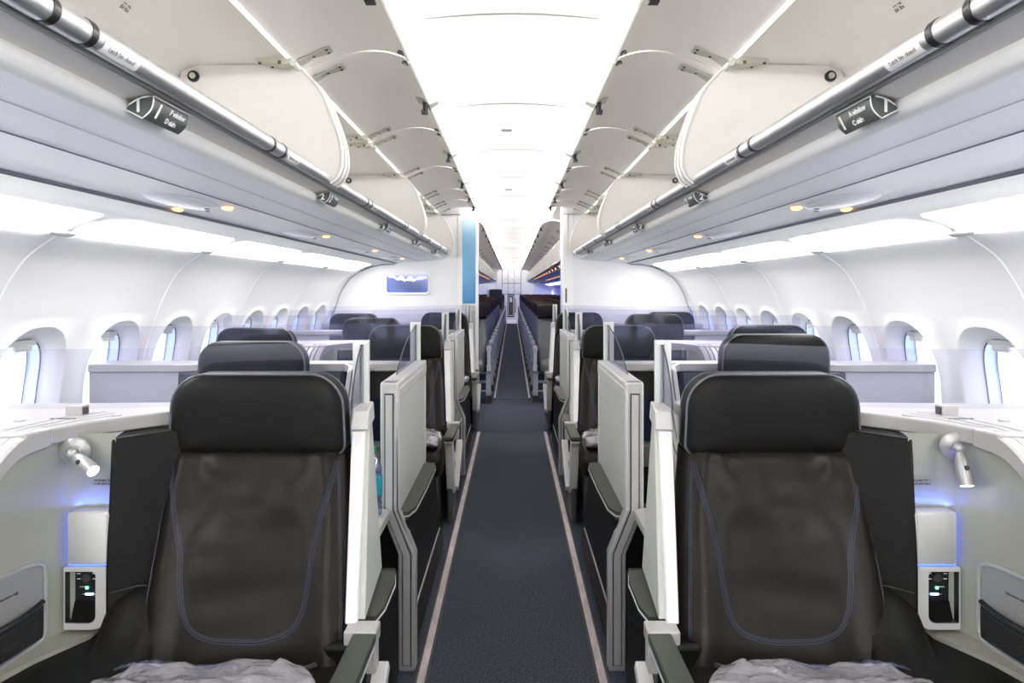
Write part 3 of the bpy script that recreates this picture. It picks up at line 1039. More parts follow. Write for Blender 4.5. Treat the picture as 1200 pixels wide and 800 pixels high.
    b.box(-.075, -.035, -.385, -.345, .436, .448, 1)
    b.build('seat_belt', ['darkgrey', 'silver'], r, s, org)
    return r

def make_bedding(s, X, Y, label, sc=1.0):
    """folded blanket wrapped in crinkled clear plastic"""
    r = thing('wrapped_bedding', label, 'bedding', (X, Y, .437), s, 'plastic wrapped blankets on the seats')
    b = MB()
    ph = X * 7 + Y
    def fn(u, v):
        a, c = 2 * PI * u, PI * v
        ca_, sa_ = math.cos(a), math.sin(a)
        e = .62
        x = .230 * math.copysign(abs(ca_) ** e, ca_) * math.sin(c) ** .5
        y = .175 * math.copysign(abs(sa_) ** e, sa_) * math.sin(c) ** .5
        z = .030 - .030 * math.copysign(abs(math.cos(c)) ** .8, math.cos(c))
        n_ = noise.noise(Vector((x * 6 + ph, y * 14, z * 5))) * .015 + noise.noise(Vector((x * 26, y * 26 + ph, z * 22))) * .008 + abs(noise.noise(Vector((x * 55, y * 55, ph)))) * .006
        return (x * sc + n_, y * sc + n_ * .6, max(0, z * sc + (n_ if z > .01 else 0)))
    b.grid(fn, 90, 44)
    b.build('blanket_pack', 'wrap', r, s, sharp=80, weld=True)
    b = MB()      # loose crinkled end of the bag lying over the pack
    def fs(u, v):
        x = -.14 + .34 * u
        y = .12 + .085 * v
        z = .054 - .045 * v * v + .012 * noise.noise(Vector((x * 22, y * 30, ph))) + .007 * noise.noise(Vector((x * 60, y * 60, ph + 3)))
        return (x + .01 * noise.noise(Vector((u * 6, v * 6, 2))), y + .012 * noise.noise(Vector((u * 9, 4, ph))), max(.006, z))
    b.grid(fs, 60, 14)
    b.build('bag_end', 'film', r, s, smooth=False, recalc=False)
    return r

PIT = 2.37
AISLE = []
for s in (-1, 1):
    sd = SIDE[s]
    names = ['front', 'third', 'fifth']
    for k in range(3):
        dzz = .0
        make_seat(s, .64 if (s < 0 or k) else .655, 1.715 + PIT * k, '%s row black leather seat beside the aisle on the %s side' % (names[k], sd), dz=dzz)
        if k:
            make_seat(s, 1.435, 1.44 + PIT * k, '%s row black leather window seat on the %s side' % (names[k], sd), arm=False, dz=(.0 if s < 0 else .015), detail=False)
    for k in range(2):
        make_seat(s, 1.064 + (.015 if s > 0 else 0), 2.79 + PIT * k, '%s row single black suite seat on the %s side' % (('second', 'fourth')[k], sd), dz=(0 if s < 0 else .030), arm=False, detail=False)
    for k in range(3):
        make_bedding(s, .60, 1.245 + PIT * k, 'crinkled plastic wrapped blanket on the %s row seat by the %s aisle edge' % (names[k], sd), 1.0)

# ------------------------------------------------------------------ seat shells, consoles, partitions
ZT = H - .312      # shelf height
def wing_path(x_shift=0, mir=1, xc=None):
    P = [(.80, 1.800, -.312), (.885, 1.752, -.312), (.945, 1.690, -.312), (1.000, 1.620, -.312), (1.036, 1.535, -.314), (1.052, 1.478, -.322), (1.060, 1.442, -.342), (1.065, 1.410, -.372), (1.068, 1.370, -.425), (1.070, 1.32, -.490), (1.071, 1.25, -.56), (1.072, 1.10, -.62)]
    return [(p[0], p[1], p[2] + H) for p in P]
def side_surface(u, v, dy=0, off=0):
    """inner face of the divider console: u along, v down"""
    P = [(.930, 1.603), (.965, 1.602), (1.000, 1.598), (1.032, 1.583), (1.052, 1.540), (1.064, 1.475), (1.071, 1.40), (1.076, 1.30), (1.080, 1.15), (1.083, .95)]
    k = min(len(P) - 2, int(u * (len(P) - 1)))
    t = u * (len(P) - 1) - k
    x = P[k][0] + (P[k + 1][0] - P[k][0]) * t
    y = P[k][1] + (P[k + 1][1] - P[k][1]) * t
    dx, dy_ = P[k + 1][0] - P[k][0], P[k + 1][1] - P[k][1]
    l_ = math.hypot(dx, dy_)
    nx, ny = dy_ / l_, -dx / l_
    ztop = [-.335, -.335, -.335, -.335, -.338, -.348, -.405, -.52, -.62, -.66]
    zt = ztop[k] + (ztop[k + 1] - ztop[k]) * t
    z = zt + ((-.80 if k > 2 else -.785) - zt) * v
    return (x + nx * off, y + ny * off + dy, z + H)

def divider_console(s, k, label, full=True):
    """console between the aisle seat and the window seat of an odd row"""
    dy = PIT * k
    org = (1.06, 1.5 + dy, 0)
    r = thing('divider_console', label, 'seat console', org, s, 'consoles between aisle and window seats')
    # plateau shelf
    W_ = wing_path()
    b = MB()
    top = [(p[0], p[1] + dy) for p in W_[:6]] + [(1.17, 1.47 + dy), (1.22, 1.60 + dy), (1.66, 1.62 + dy), (1.775, 1.60 + dy), (1.785, 1.86 + dy), (.455, 1.93 + dy), (.455, 1.83 + dy), (.60, 1.825 + dy)]
    b.prism(top, 'z', ZT - .035, ZT, 0)
    sh = b.build('shelf', 'shelf', r, s, org, bevel=.004, sharp=30)
    # descending wing band
    b = MB()
    rings = []
    cur = catmull(W_[4:], 4)
    for p in cur:
        drop = max(0, ZT - p.z)
        wd = .125
        th = .035
        rings.append([(p.x, p.y + dy, p.z), (p.x + .012, p.y + dy, p.z + .004), (p.x + wd - .02, p.y + dy + .004, p.z + .004), (p.x + wd, p.y + dy, p.z - .008), (p.x + wd, p.y + dy, p.z - .10), (p.x, p.y + dy - .002, p.z - th)])
    b.loft(rings)
    b.build('wing', 'shelf', r, s, org, sharp=50)
    if True:
        b = MB()
        for off in (.030, .055, .085):
            pts = [(p.x + off, p.y + dy, p.z + .0045) for p in cur]
            pre = [(W_[i][0] + off * (.9 + .1 * i), W_[i][1] + dy + off * .7, ZT + .0005) for i in (1, 2, 3)]
            b.tube((pre[1:] if full else []) + pts, .0009 if full else .0024, 5)
        b.build('shelf_groove', 'soft_seam' if full else 'darkgrey', sh, s, org)
    # band seams
    b = MB()
    for i in (1, 4):
        p = W_[i]
        b.box(p[0] - .0006, p[0] + .0006, p[1] + dy - .0015, p[1] + dy + .004, ZT - .032, ZT + .0004)
    b.build('shelf_seam', 'soft_seam', sh, s, org)
    # inner grey face
    b = MB()
    b.grid(lambda u, v: side_surface(u, v, dy), 36, 14)
    b.box(1.09, 1.16, 1.0 + dy, 1.64 + dy, .02, .60)
    face = b.build('inner_panel', 'cgrey', r, s, org, sharp=60, recalc=False)
    # ledge under the face
    b = MB()
    b.prism([(.965, 1.655 + dy), (1.085, 1.66 + dy), (1.085, 1.30 + dy), (1.055, 1.36 + dy), (1.02, 1.46 + dy), (.965, 1.56 + dy)], 'z', H - .80, H - .788)
    b.build('ledge', 'cgrey', r, s, org)
    # dark leather side wing between face and seat
    b = MB()
    b.loft([[(.815, 1.60 + dy, .30), (.922, 1.545 + dy, .30), (.955, 1.72 + dy, .30), (.815, 1.72 + dy, .30)], [(.812, 1.62 + dy, .60), (.926, 1.553 + dy, .60), (.955, 1.72 + dy, .60), (.812, 1.74 + dy, .60)], [(.80, 1.735 + dy, ZT - .036), (.938, 1.597 + dy, ZT - .036), (.972, 1.72 + dy, ZT - .036), (.80, 1.80 + dy, ZT - .036)]])
    if not full:
        b.hexa([(.90, 1.555 + dy, .50), (1.0, 1.553 + dy, .50), (1.0, 1.60 + dy, .50), (.90, 1.60 + dy, .50)], [(.90, 1.595 + dy, ZT - .036), (1.015, 1.590 + dy, ZT - .036), (1.015, 1.62 + dy, ZT - .036), (.90, 1.62 + dy, ZT - .036)])
    b.build('leather_wing', 'leather_flat', r, s, org, bevel=.006)
    # leather covered lower console beside the seat
    b = MB()
    rings = []
    for y, z, x0, x1 in ((1.64, .452, .79, 1.05), (1.56, .452, .79, 1.055), (1.44, .450, .79, 1.066), (1.34, .446, .79, 1.072), (1.2, .443, .79, 1.08), (1.0, .44, .79, 1.085)):
        rings.append([(x0, y + dy, .02), (x0, y + dy, z - .05), (x0 + .012, y + dy, z - .02), (x0 + .04, y + dy, z - .004), (x0 + .09, y + dy, z), (x1, y + dy, z + .002), (x1, y + dy, .02)])
    b.loft(rings)
    rings = []
    for y, z in ((1.62, .572), (1.58, .560), (1.545, .530), (1.51, .492), (1.47, .466), (1.42, .453), (1.36, .445)):
        rings.append([(.79, y + dy, .30), (.79, y + dy, z - .045), (.80, y + dy, z - .018), (.83, y + dy, z - .002), (.87, y + dy, z), (.905, y + dy, z - .006), (.924, y + dy, z - .022), (.928, y + dy, z - .05), (.928, y + dy, .30)])
    b.loft(rings)
    lc = b.build('lower_console', 'leather_flat', r, s, org, sharp=60)
    if full:
        b = MB()
        b.tube([(.80, 1.590 + dy, .562), (.86, 1.572 + dy, .570), (.915, 1.552 + dy, .562)], .0018, 6)
        b.build('console_seam', 'thread2', lc, s, org)
        b = MB()
        b.pillow([(p[0], p[1]) for p in rrect(-.10, .085, -.30, .11, .075, 8)], ((1, 0), (.985, .012), (.93, .022), (.75, .028), (.4, .030)))
        vv = [(.985 + p[0] + .12 * p[2] * 0, 1.26 + p[2] + dy, .444 + p[1]) for p in b.v]
        b.v = vv
        b.build('arm_pad', 'leather', lc, s, org, sharp=60)
        # side table light box
        b = MB()
        out = rrect(.929, 1.021, H - .630, H - .508, (.004, .004, .008, .012), 5)
        b.pillow(out, ((1, 1.60 + dy), (1, 1.576 + dy), (.985, 1.569 + dy), (.95, 1.566 + dy)))
        bx = b.build('light_box', 'white', face, s, org, sharp=50)
        b = MB()
        b.prism(rrect(.935, 1.0245, H - .634, H - .512, .006, 4), 'y', 1.575 + dy, 1.582 + dy)
        b.build('blue_glow', 'led_blue', face, s, org)
        # outlet recess
        b = MB()
        fo = rrect(.931, 1.028, H - .778, H - .634, (.030, .004, .004, .004), 5)
        fi = rrect(.955, 1.0265, H - .764, H - .645, (.018, .003, .003, .010), 5)
        # white surround as a ring
        rings = [[(x, 1.64 + dy, z) for x, z in fo], [(x, 1.565 + dy, z) for x, z in fo], [(x, 1.565 + dy, z) for x, z in fi], [(x, 1.568 + dy, z) for x, z in fi]]
        b.loft(rings, 0, cap=False)
        b.loft([rings[3], [(x, 1.594 + dy, z) for x, z in fi]], 1, cap=False)
        b.prism(fi, 'y', 1.590 + dy, 1.596 + dy, 1)
        b.hexa([(.957, 1.578 + dy, H - .763), (1.020, 1.578 + dy, H - .763), (1.020, 1.60 + dy, H - .763), (.957, 1.60 + dy, H - .763)], [(.960, 1.586 + dy, H - .722), (1.016, 1.586 + dy, H - .722), (1.016, 1.60 + dy, H - .716), (.960, 1.60 + dy, H - .716)], 2)
        ot = b.build('outlet_panel', ['white', 'black', 'leather_flat'], face, s, org, sharp=40)
        b = MB()
        yf = 1.590 + dy
        for (xx, zz) in ((.968, .660), (1.004, .660), (.968, .672), (1.004, .672)):
            b.box(xx, xx + .008, yf - .002, yf - .0005, H - zz, H - zz + .0018, 0)
        b.box(.974, .992, yf - .003, yf - .0005, H - .7085, H - .7045, 1)
        b.box(.965, 1.0, yf - .0015, yf - .0005, H - .7075, H - .7065, 0)
        b.box(.986, .9915, yf - .003, yf - .0005, H - .6945, H - .6895, 2)
        b.box(.992, 1.006, yf - .0015, yf - .0005, H - .6905, H - .689, 0)
        b.tube([(.989, yf, H - .668), (.989, yf - .005, H - .668)], .010, 14, 3)
        b.build('sockets', ['textwhite', 'led_usb' if 'led_usb' in M else 'led_blue', 'led_green', 'darkgrey'], ot, s, org)
        # printed notice in the niche
        text_mesh('printed_notice', 'No stowage for taxi,\ntake off and landing', .0085, 'textdark', face, (s * (.958 - org[0]), 1.6005 - 1.5, H - .449), basis_euler((1, 0, 0), (0, 0, 1)), bold=.0002)
        # net pocket
        b = MB()
        def pk(u, v, off):
            a = side_surface(.45 + .28 * u, 0, dy, -off)
            zt = H - .607 + .01 * u
            zb = H - .786
            return (a[0], a[1], zt + (zb - zt) * v)
        # recess frame
        N = 24
        fr_ = []
        for q in range(48):
            a = 2 * PI * q / 48
            x, z = superel(a, .5, .5, 7)
            fr_.append((.5 + x, .5 + z))
        b.tube([pk(u, v, -.003) for u, v in fr_], .0045, 6, 0, closed=True)
        b.grid(lambda u, v: pk(.03 + .94 * u, .02 + .96 * v, -.0015), 10, 4, 1)
        b.build('pocket_frame', ['silver', 'lamp_silver'], face, s, org)
        b = MB()
        b.grid(lambda u, v: pk(.05 + .90 * u, .47 + .12 * math.sin(PI * u) * 0 + .06 * u + (.47 - .06 * u) * v, -.004 - .016 * math.sin(PI * u) * (1 - .6 * v)), 14, 6)
        pa, pb = Vector(pk(.35, .25, -.004)), Vector(pk(.75, .25, -.004))
        xd = (pa - pb) if s > 0 else (pb - pa)
        xd = Vector((xd.x * s, xd.y, xd.z))
        xd = -xd if s < 0 else xd
        pc = (pa + pb) / 2
        if s < 0: xd = Vector((-(pa - pb).x, (pa - pb).y, (pa - pb).z))
        else: xd = (pb - pa)
        text_mesh('printed_notice', 'Literature only', .0085, 'textdark', face, (s * (pc.x - org[0]), pc.y - org[1], pc.z - org[2]), basis_euler(xd, (0, 0, 1)), bold=.0002)
        pn = b.build('net_pocket', 'netting', face, s, org, solid=.003)
        b = MB()
        b.tube([pk(.05 + .90 * u / 14, .50 + .06 * u / 14, -.0065 - .016 * math.sin(PI * u / 14)) for u in range(15)], .0045, 6, 0)
        b.tube([pk(.05 + .90 * u / 14, .58 + .06 * u / 14, -.0065 - .014 * math.sin(PI * u / 14)) for u in range(15)], .001, 5, 1)
        b.tube([pk(.05 + .90 * u / 14, .90 + .03 * u / 14, -.0065 - .010 * math.sin(PI * u / 14)) for u in range(15)], .001, 5, 1)
        b.build('pocket_hem', ['black', 'thread'], pn, s, org)
        # controls on the shelf
        b = MB()
        b.box(1.075, 1.115, 1.705 + dy, 1.735 + dy, ZT, ZT + .022, 0)
        b.box(1.0735, 1.0755, 1.709 + dy, 1.731 + dy, ZT, ZT + .018, 1)
        b.build('latch_block', ['shelf', 'darkgrey'], sh, s, org)
        for px_, py_, rr_, hh_, mm_, nm_ in ((1.175, 1.63, .012, .003, 'silver', 'button'), (.985, 1.70, .012, .003, 'silver', 'button'), (1.235, 1.545, .034, .002, 'darkgrey', 'cup_hole')):
            b = MB()
            b.tube([(px_, py_ + dy, ZT), (px_, py_ + dy, ZT + hh_)], rr_, 20, 0)
            b.build(nm_, mm_, sh, s, org, sharp=30)
        b = MB()
        b.box(1.06, 1.12, 1.655 + dy, 1.661 + dy, ZT, ZT + .0015, 0)
        b.build('table_slot', 'darkgrey', sh, s, org)
    return r

M['led_usb'] = mat('usb_blue', (.2, .3, 1), .4, emit=(.25, .35, 1), estr=4)
def reading_lamp(s, head_dir, label):
    c = Vector((1.008 if s < 0 else 1.022, 1.578, H - (.370 if s < 0 else .358)))
    r = thing('reading_lamp', label, 'reading lamp', tuple(c), s)
    ax = Vector((-.25, -.95, -.05)).normalized()
    b = MB()
    b.tube([c + ax * .0, c + ax * .008, c + ax * .012], [.032, .032, .027], 28, 0)
    b.tube([c + ax * .010, c + ax * .016], [.017, .012], 20, 0)
    b.build('wall_disc', 'lamp_silver', r, s, tuple(c), sharp=40)
    d = Vector(head_dir).normalized()
    p0 = c + ax * .026
    b = MB()
    b.ell(tuple(p0), (.012, .012, .012), 14, 10)
    b.tube([p0, p0 + d * .015, p0 + d * .022, p0 + d * .040, p0 + d * .070, p0 + d * .082], [.007, .0085, .012, .0150, .0155, .0148], 20, 0)
    b.build('lamp_head', 'lamp_silver', r, s, tuple(c), sharp=40)
    side = d.cross(Vector((0, 0, 1))) if abs(d.z) < .9 else Vector((0, -1, 0))
    up = Vector((0, -1, .25)).normalized()
    up = (up - d * up.dot(d)).normalized()
    q = p0 + d * .045 + up * .0145
    b = MB()
    b.tube([q, q + up * .0022], [.006, .005], 14, 0)
    b.build('lamp_button', 'black', r, s, tuple(c))
    b = MB()
    b.tube([p0 + d * .081, p0 + d * .0835], [.0128, .0120], 18, 0)
    b.build('lamp_lens', 'lampw', r, s, tuple(c))
    return r

for s in (-1, 1):
    divider_console(s, 0, 'white topped console with reading lamp and sockets beside the %s front seat' % SIDE[s])
    divider_console(s, 1, 'curved shell console of the third row on the %s side' % SIDE[s], False)
    divider_console(s, 2, 'curved shell console of the fifth row on the %s side' % SIDE[s], False)
reading_lamp(-1, (-.80, -.38, -.36), 'silver swivel reading lamp pointing inward, on the left front console')
reading_lamp(1, (.0, -.35, -.94), 'silver swivel reading lamp pointing down, on the right front console')
# the blue task light behind each light box
for s in (-1, 1):
    area('blue_task_lamp', (s * .975, 1.584, H - .503), (PI, 0, 0), .08, .012, .05, (.08, .16, 1))

def suite_shell(s, k, label):
    """shell round the single seat of an even row"""
    dy = PIT * k
    org = (1.06, 2.9 + dy, 0)
    r = thing('suite_shell', label, 'seat shell', org, s, 'shells round the single suite seats')
    b = MB()
    top = [(1.785, 2.87 + dy), (1.785, 3.03 + dy), (.45, 3.03 + dy), (.45, 2.92 + dy), (.62, 2.90 + dy), (.80, 2.90 + dy), (1.33, 2.90 + dy), (1.40, 2.87 + dy)]
    b.prism(top, 'z', ZT - .033, ZT, 0)
    sh = b.build('shelf', 'shelf', r, s, org, bevel=.004, sharp=30)
    b = MB()
    b.box(1.40, 1.785, 2.88 + dy, 3.0 + dy, .02, ZT - .033, 0)
    b.box(.80, 1.33, 2.92 + dy, 3.0 + dy, .02, ZT - .033, 1)
    b.build('back_panel', ['suite_back', 'suite_back'], r, s, org, bevel=.004)
    for (x0, x1, dxx) in ((1.30, 1.405, .0), (.72, .83, .0)):
        b = MB()
        b.hexa([(x0 - .01, 2.78 + dy, .02), (x1, 2.80 + dy, .02), (x1, 2.92 + dy, .02), (x0 - .01, 2.92 + dy, .02)], [(x0, 2.88 + dy, ZT - .034), (x1, 2.87 + dy, ZT - .034), (x1, 2.93 + dy, ZT - .034), (x0, 2.93 + dy, ZT - .034)])
        b.build('leather_wing', 'leather_blue', r, s, org, bevel=.006)
    # aisle side wing with grooved curved bands, as on the divider consoles
    W_ = wing_path()
    x_in = .655
    def mp(p, off=0, lift=0):
        return (x_in - (p[0] - 1.036) * .6 - off, p[1] + 1.20 + dy, p[2] + lift)
    b = MB()
    cur = catmull(W_[2:], 4)
    rings = []
    for p in cur:
        a = mp(p)
        rings.append([a, (a[0] - .006, a[1], a[2] + .003), (a[0] - .062, a[1] + .004, a[2] + .003), (a[0] - .070, a[1], a[2] - .006), (a[0] - .070, a[1], a[2] - .06), (a[0], a[1], a[2] - .028)])
    b.loft(rings)
    b.build('wing', 'shelf', r, s, org, sharp=50)
    b = MB()
    for off in (.018, .036, .054):
        b.tube([mp(p, off, .0035) for p in cur], .0022, 5)
    b.build('shelf_groove', 'darkgrey', r, s, org)
    b = MB()     # inner face of that wing
    b.prism([(2.86 + dy, ZT - .034), (2.74 + dy, ZT - .034), (2.64 + dy, ZT - .075), (2.56 + dy, ZT - .20), (2.40 + dy, ZT - .30), (2.30 + dy, .50), (2.30 + dy, .02), (2.86 + dy, .02)], 'x', .600, .64)
    b.build('console_side', 'darkgrey', r, s, org)
    # foot cubby facing the viewer
    b = MB()
    x0, x1, y0, y1 = .455, .66, 2.92 + dy, 3.06 + dy
    zb = H - .67
    b.box(x0, x1, 3.045 + dy, y1, zb, ZT - .034, 1)
    b.box(x0, x0 + .012, y0, y1, zb, ZT - .034, 0)
    b.box(x1 - .012, x1, y0, y1, zb, ZT - .034, 0)
    b.box(x0, x1, 3.035 + dy, 3.046 + dy, zb, zb + .19, 2)
    b.box(x0, x1, y0, y1, .02, zb, 3)
    b.box(x0 + .02, x1 - .03, y0 - .003, y0, zb - .24, zb - .085, 4)
    for q in range(3):
        b.box(x0 + .05 + .022 * q, x0 + .066 + .022 * q, y0 - .0025, y0, zb - .046, zb - .038, 1)
    b.build('foot_cubby', ['darkgrey', 'darkgrey', 'navy', 'shelf', 'netting'], r, s, org)
    b = MB()
    b.ell((.555, 2.99 + dy, ZT - .040), (.055, .035, .004), 18, 6)
    b.build('cubby_lamp', 'shelf', r, s, org)
    # side table between the partitions
    b = MB()
    b.prism([(.392, 1.94 + dy), (.70, 1.94 + dy), (.70, 2.26 + dy), (.45, 2.26 + dy), (.45, 2.226 + dy), (.392, 2.20 + dy)], 'z', .515, .545)
    b.build('side_table', 'shelf', r, s, org, bevel=.005)
    b = MB()
    b.box(.47, .70, 1.96 + dy, 2.24 + dy, .02, .515)
    b.build('table_cabinet', 'darkgrey', r, s, org)
    return r

def back_cabinet(s, k, label):
    dy = PIT * k
    org = (.62, 1.9 + dy, 0)
    o = MB().box(.465, 1.0, 1.875 + dy, 1.93 + dy, .02, ZT - .036).box(1.10, 1.78, 1.72 + dy, 1.80 + dy, .02, ZT - .036).build('seat_back_wall', 'grey', sx=s, org=org, bevel=.004)
    tag(o, label, 'seat back wall', 'walls behind the paired seats')

def glass_screen(s, odd, k, label):
    dy = PIT * k
    if odd:
        P = [(1.775, 1.83), (1.50, 1.80), (1.20, 1.79), (1.05, 1.80), (.90, 1.83), (.75, 1.87), (.60, 1.895), (.50, 1.90), (.428, 1.89)]
        zt = -.150
    else:
        P = [(1.775, 3.01), (1.60, 3.01), (1.30, 3.01), (1.0, 3.01), (.75, 3.00), (.55, 2.98), (.428, 2.955)]
        zt = -.150
    if odd:
        zts = [-.154] * 4 + [-.153, -.150, -.147, -.145, -.142]
    else:
        zts = [-.157] * 3 + [-.152, -.148, -.144, -.140]
    c = catmull([(x, y, z) for (x, y), z in zip(P, zts)], 4)
    b = MB()
    org = (1.0, P[3][1] + dy, ZT)
    n = len(c)
    vs = [(p.x, p.y + dy, ZT + .001) for p in c] + [(p.x, p.y + dy, p.z + H) for p in c]
    b.add(vs, [(i, i + 1, n + i + 1, n + i) for i in range(n - 1)])
    o = b.build('glass_screen', 'glass', sx=s, org=org, recalc=False)
    tag(o, label, 'privacy glass', 'smoky lilac privacy screens')
    return o

def post_and_fin(r, s, x0, y, fin_len, org):
    b = MB()
    b.box(x0 - .001, x0 + .012, y, y + .022, ZT - .01, H - .137, 0)
    b.box(x0 + .022, x0 + .041, y - .003, y + .022, ZT - .01, H - .137, 0)
    b.box(x0, x0 + .041, y + .016, y + .024, ZT - .01, H - .137, 1)
    b.box(x0, x0 + .041, y - .002, y + .024, H - .150, H - .137, 0)
    b.build('post', ['post_white', 'white'], r, s, org, bevel=.0015)
    # curved glass fin along the top of the panel
    xf = x0 + .017
    pts = []
    for i in range(13):
        t = i / 12
        a = t * PI / 2
        pts.append((y - fin_len * (.45 * math.sin(a) + .55 * t), H - .150 - .158 * (.5 * (1 - math.cos(a)) + .5 * t)))
    b = MB()
    n = len(pts)
    vs = [(xf, p[0], p[1]) for p in pts] + [(xf, p[0], ZT + .004) for p in pts]
    b.add(vs, [(i, i + 1, n + i + 1, n + i) for i in range(n - 1)])
    f = b.build('glass_fin', 'fin_glass', r, s, org, recalc=False, smooth=False)
    b = MB()
    b.tube([(xf, p[0], p[1]) for p in pts], .0022, 6)
    b.build('fin_edge', 'darkgrey', f, s, org)

def aisle_partition(s, k, label):
    dy = PIT * k
    org = (.39, 1.8 + dy, 0)
    r = thing('aisle_partition', label, 'partition', org, s, 'white partitions beside the aisle seats')
    b = MB()
    lo, hi = .495, ZT + .002
    # front column and long tapered side panel
    b.hexa([(.350, 1.545 + dy, lo), (.378, 1.540 + dy, lo), (.378, 1.60 + dy, lo), (.350, 1.60 + dy, lo)], [(.378, 1.755 + dy, hi - .05), (.412, 1.75 + dy, hi - .05), (.412, 1.80 + dy, hi - .05), (.378, 1.80 + dy, hi - .05)])
    b.build('partition_column', 'post_white', r, s, org, bevel=.004)
    b = MB()
    b.hexa([(.336, 1.565 + dy, lo), (.356, 1.565 + dy, lo), (.370, 1.86 + dy, lo), (.354, 1.86 + dy, lo)], [(.369, 1.768 + dy, hi - .05), (.390, 1.768 + dy, hi - .05), (.402, 1.885 + dy, hi - .05), (.386, 1.885 + dy, hi - .05)])
    b.build('partition_panel', 'dgrey', r, s, org, bevel=.003)
    b = MB()
    b.hexa([(.366, 1.750 + dy, hi - .049), (.414, 1.745 + dy, hi - .049), (.440, 1.91 + dy, hi - .049), (.384, 1.91 + dy, hi - .049)], [(.370, 1.757 + dy, hi), (.410, 1.754 + dy, hi), (.440, 1.91 + dy, hi), (.387, 1.91 + dy, hi)])
    b.build('partition_cap', 'white', r, s, org, bevel=.004)
    post_and_fin(r, s, .396, 1.875 + dy, .125, org)
    # base block in front of the post
    b = MB()
    b.box(.300, .372, 1.505 + dy, 1.56 + dy, .462, .497)
    b.box(.302, .350, 1.51 + dy, 1.55 + dy, .40, .462)
    b.build('armrest_socket', 'shelf', r, s, org, bevel=.004)
    # flap
    b = MB()
    b.prism([(.345, 1.60 + dy), (.320, 1.60 + dy), (.309, 1.66 + dy), (.308, 1.80 + dy), (.318, 1.86 + dy), (.36, 1.87 + dy)], 'z', .474, .486)
    b.prism([(.345, 1.597 + dy), (.319, 1.597 + dy), (.307, 1.66 + dy), (.306, 1.80 + dy), (.317, 1.863 + dy), (.36, 1.872 + dy)], 'z', .470, .4745, 1)
    b.build('flap', ['olive', 'white'], r, s, org, bevel=.001)
    b = MB()
    b.box(.322, .42, 1.50 + dy, 1.93 + dy, .02, .470)
    b.build('lower_panel', 'leather_flat', r, s, org, bevel=.012)
    # cable and foot cover at the floor
    b = MB()
    b.box(.315, .345, 1.25 + dy, 1.52 + dy, .02, .30)
    b.build('floor_fairing', 'darkgrey', r, s, org, bevel=.01)
    return r

def suite_door(s, k, label):
    dy = PIT * k
    org = (.38, 2.6 + dy, 0)
    r = thing('suite_door', label, 'sliding door', org, s, 'white sliding suite doors')
    hi, lo = H - .303, .50
    b = MB()
    # raised frame with a recessed face towards the aisle
    b.box(.380, .428, 2.252 + dy, 2.96 + dy, lo, hi - .02)
    b.build('door_panel', 'dgrey', r, s, org, bevel=.004)
    b = MB()
    b.box(.372, .432, 2.25 + dy, 2.965 + dy, hi - .022, hi, 0)
    b.hexa([(.372, 2.25 + dy, hi - .055), (.382, 2.25 + dy, hi - .055), (.382, 2.965 + dy, hi - .055), (.372, 2.965 + dy, hi - .055)], [(.371, 2.25 + dy, hi - .02), (.382, 2.25 + dy, hi - .02), (.382, 2.965 + dy, hi - .02), (.371, 2.965 + dy, hi - .02)], 0)
    b.box(.373, .382, 2.25 + dy, 2.262 + dy, lo, hi - .05, 0)
    b.box(.3735, .382, 2.952 + dy, 2.965 + dy, lo, hi - .05, 0)
    b.build('door_frame', ['white'], r, s, org, bevel=.003)
    # cranked end column: frame ring and inner bar
    def ring(y, z, dx, x0=.374, x1=.432, y1=.05):
        return [(x0 + dx, y, z), (x1 + dx, y, z), (x1 + dx, y + y1, z), (x0 + dx, y + y1, z)]
    b = MB()
    Z = ((hi, 0), (.53, 0), (.385, -.058), (.0, -.058))
    b.loft([ring(2.235 + dy, z, dx) for z, dx in Z[:2]], 1)
    b.loft([ring(2.235 + dy, z, dx) for z, dx in Z[1:]], 0)
    b.build('end_column', ['silver', 'white'], r, s, org, bevel=.006, smooth=True, sharp=20, weld=True)
    b = MB()
    Zi = ((hi - .035, 0), (.53, 0), (.385, -.058), (.022, -.058))
    b.loft([ring(2.231 + dy, z, dx, .387, .417, .01) for z, dx in Zi], 1)
    zi = [ring(2.227 + dy, z + (-.004 if i == 0 else .004 if i == 3 else 0), dx, .3905, .4135, .01) for i, (z, dx) in enumerate(Zi)]
    b.loft(zi[:2], 2)
    b.loft(zi[1:], 0)
    b.build('column_inlay', ['silver', 'black', 'white'], r, s, org, sharp=20)
    post_and_fin(r, s, .398, 2.945 + dy, .50, org)
    b = MB()
    P = [(.385, 2.286), (.350, 2.30), (.333, 2.36), (.327, 2.60), (.326, 2.90), (.335, 2.955), (.385, 2.965)]
    b.prism([(x, y + dy) for x, y in P], 'z', .492, .504, 0)
    b.prism([(x - .003, y + dy) for x, y in P], 'z', .486, .4925, 1)
    b.build('flap', ['olive', 'shelf'], r, s, org, bevel=.001)
    b = MB()
    b.hexa([(.330, 2.27 + dy, .02), (.44, 2.27 + dy, .02), (.44, 3.30 + dy, .02), (.330, 3.30 + dy, .02)], [(.345, 2.27 + dy, .487), (.44, 2.27 + dy, .487), (.44, 3.02 + dy, .487), (.345, 3.02 + dy, .487)])
    b.box(.3255, .332, 2.32 + dy, 3.10 + dy, .168, .176, 1)
    b.build('lower_panel', ['leather_flat', 'shelf'], r, s, org, bevel=.003)
    return r

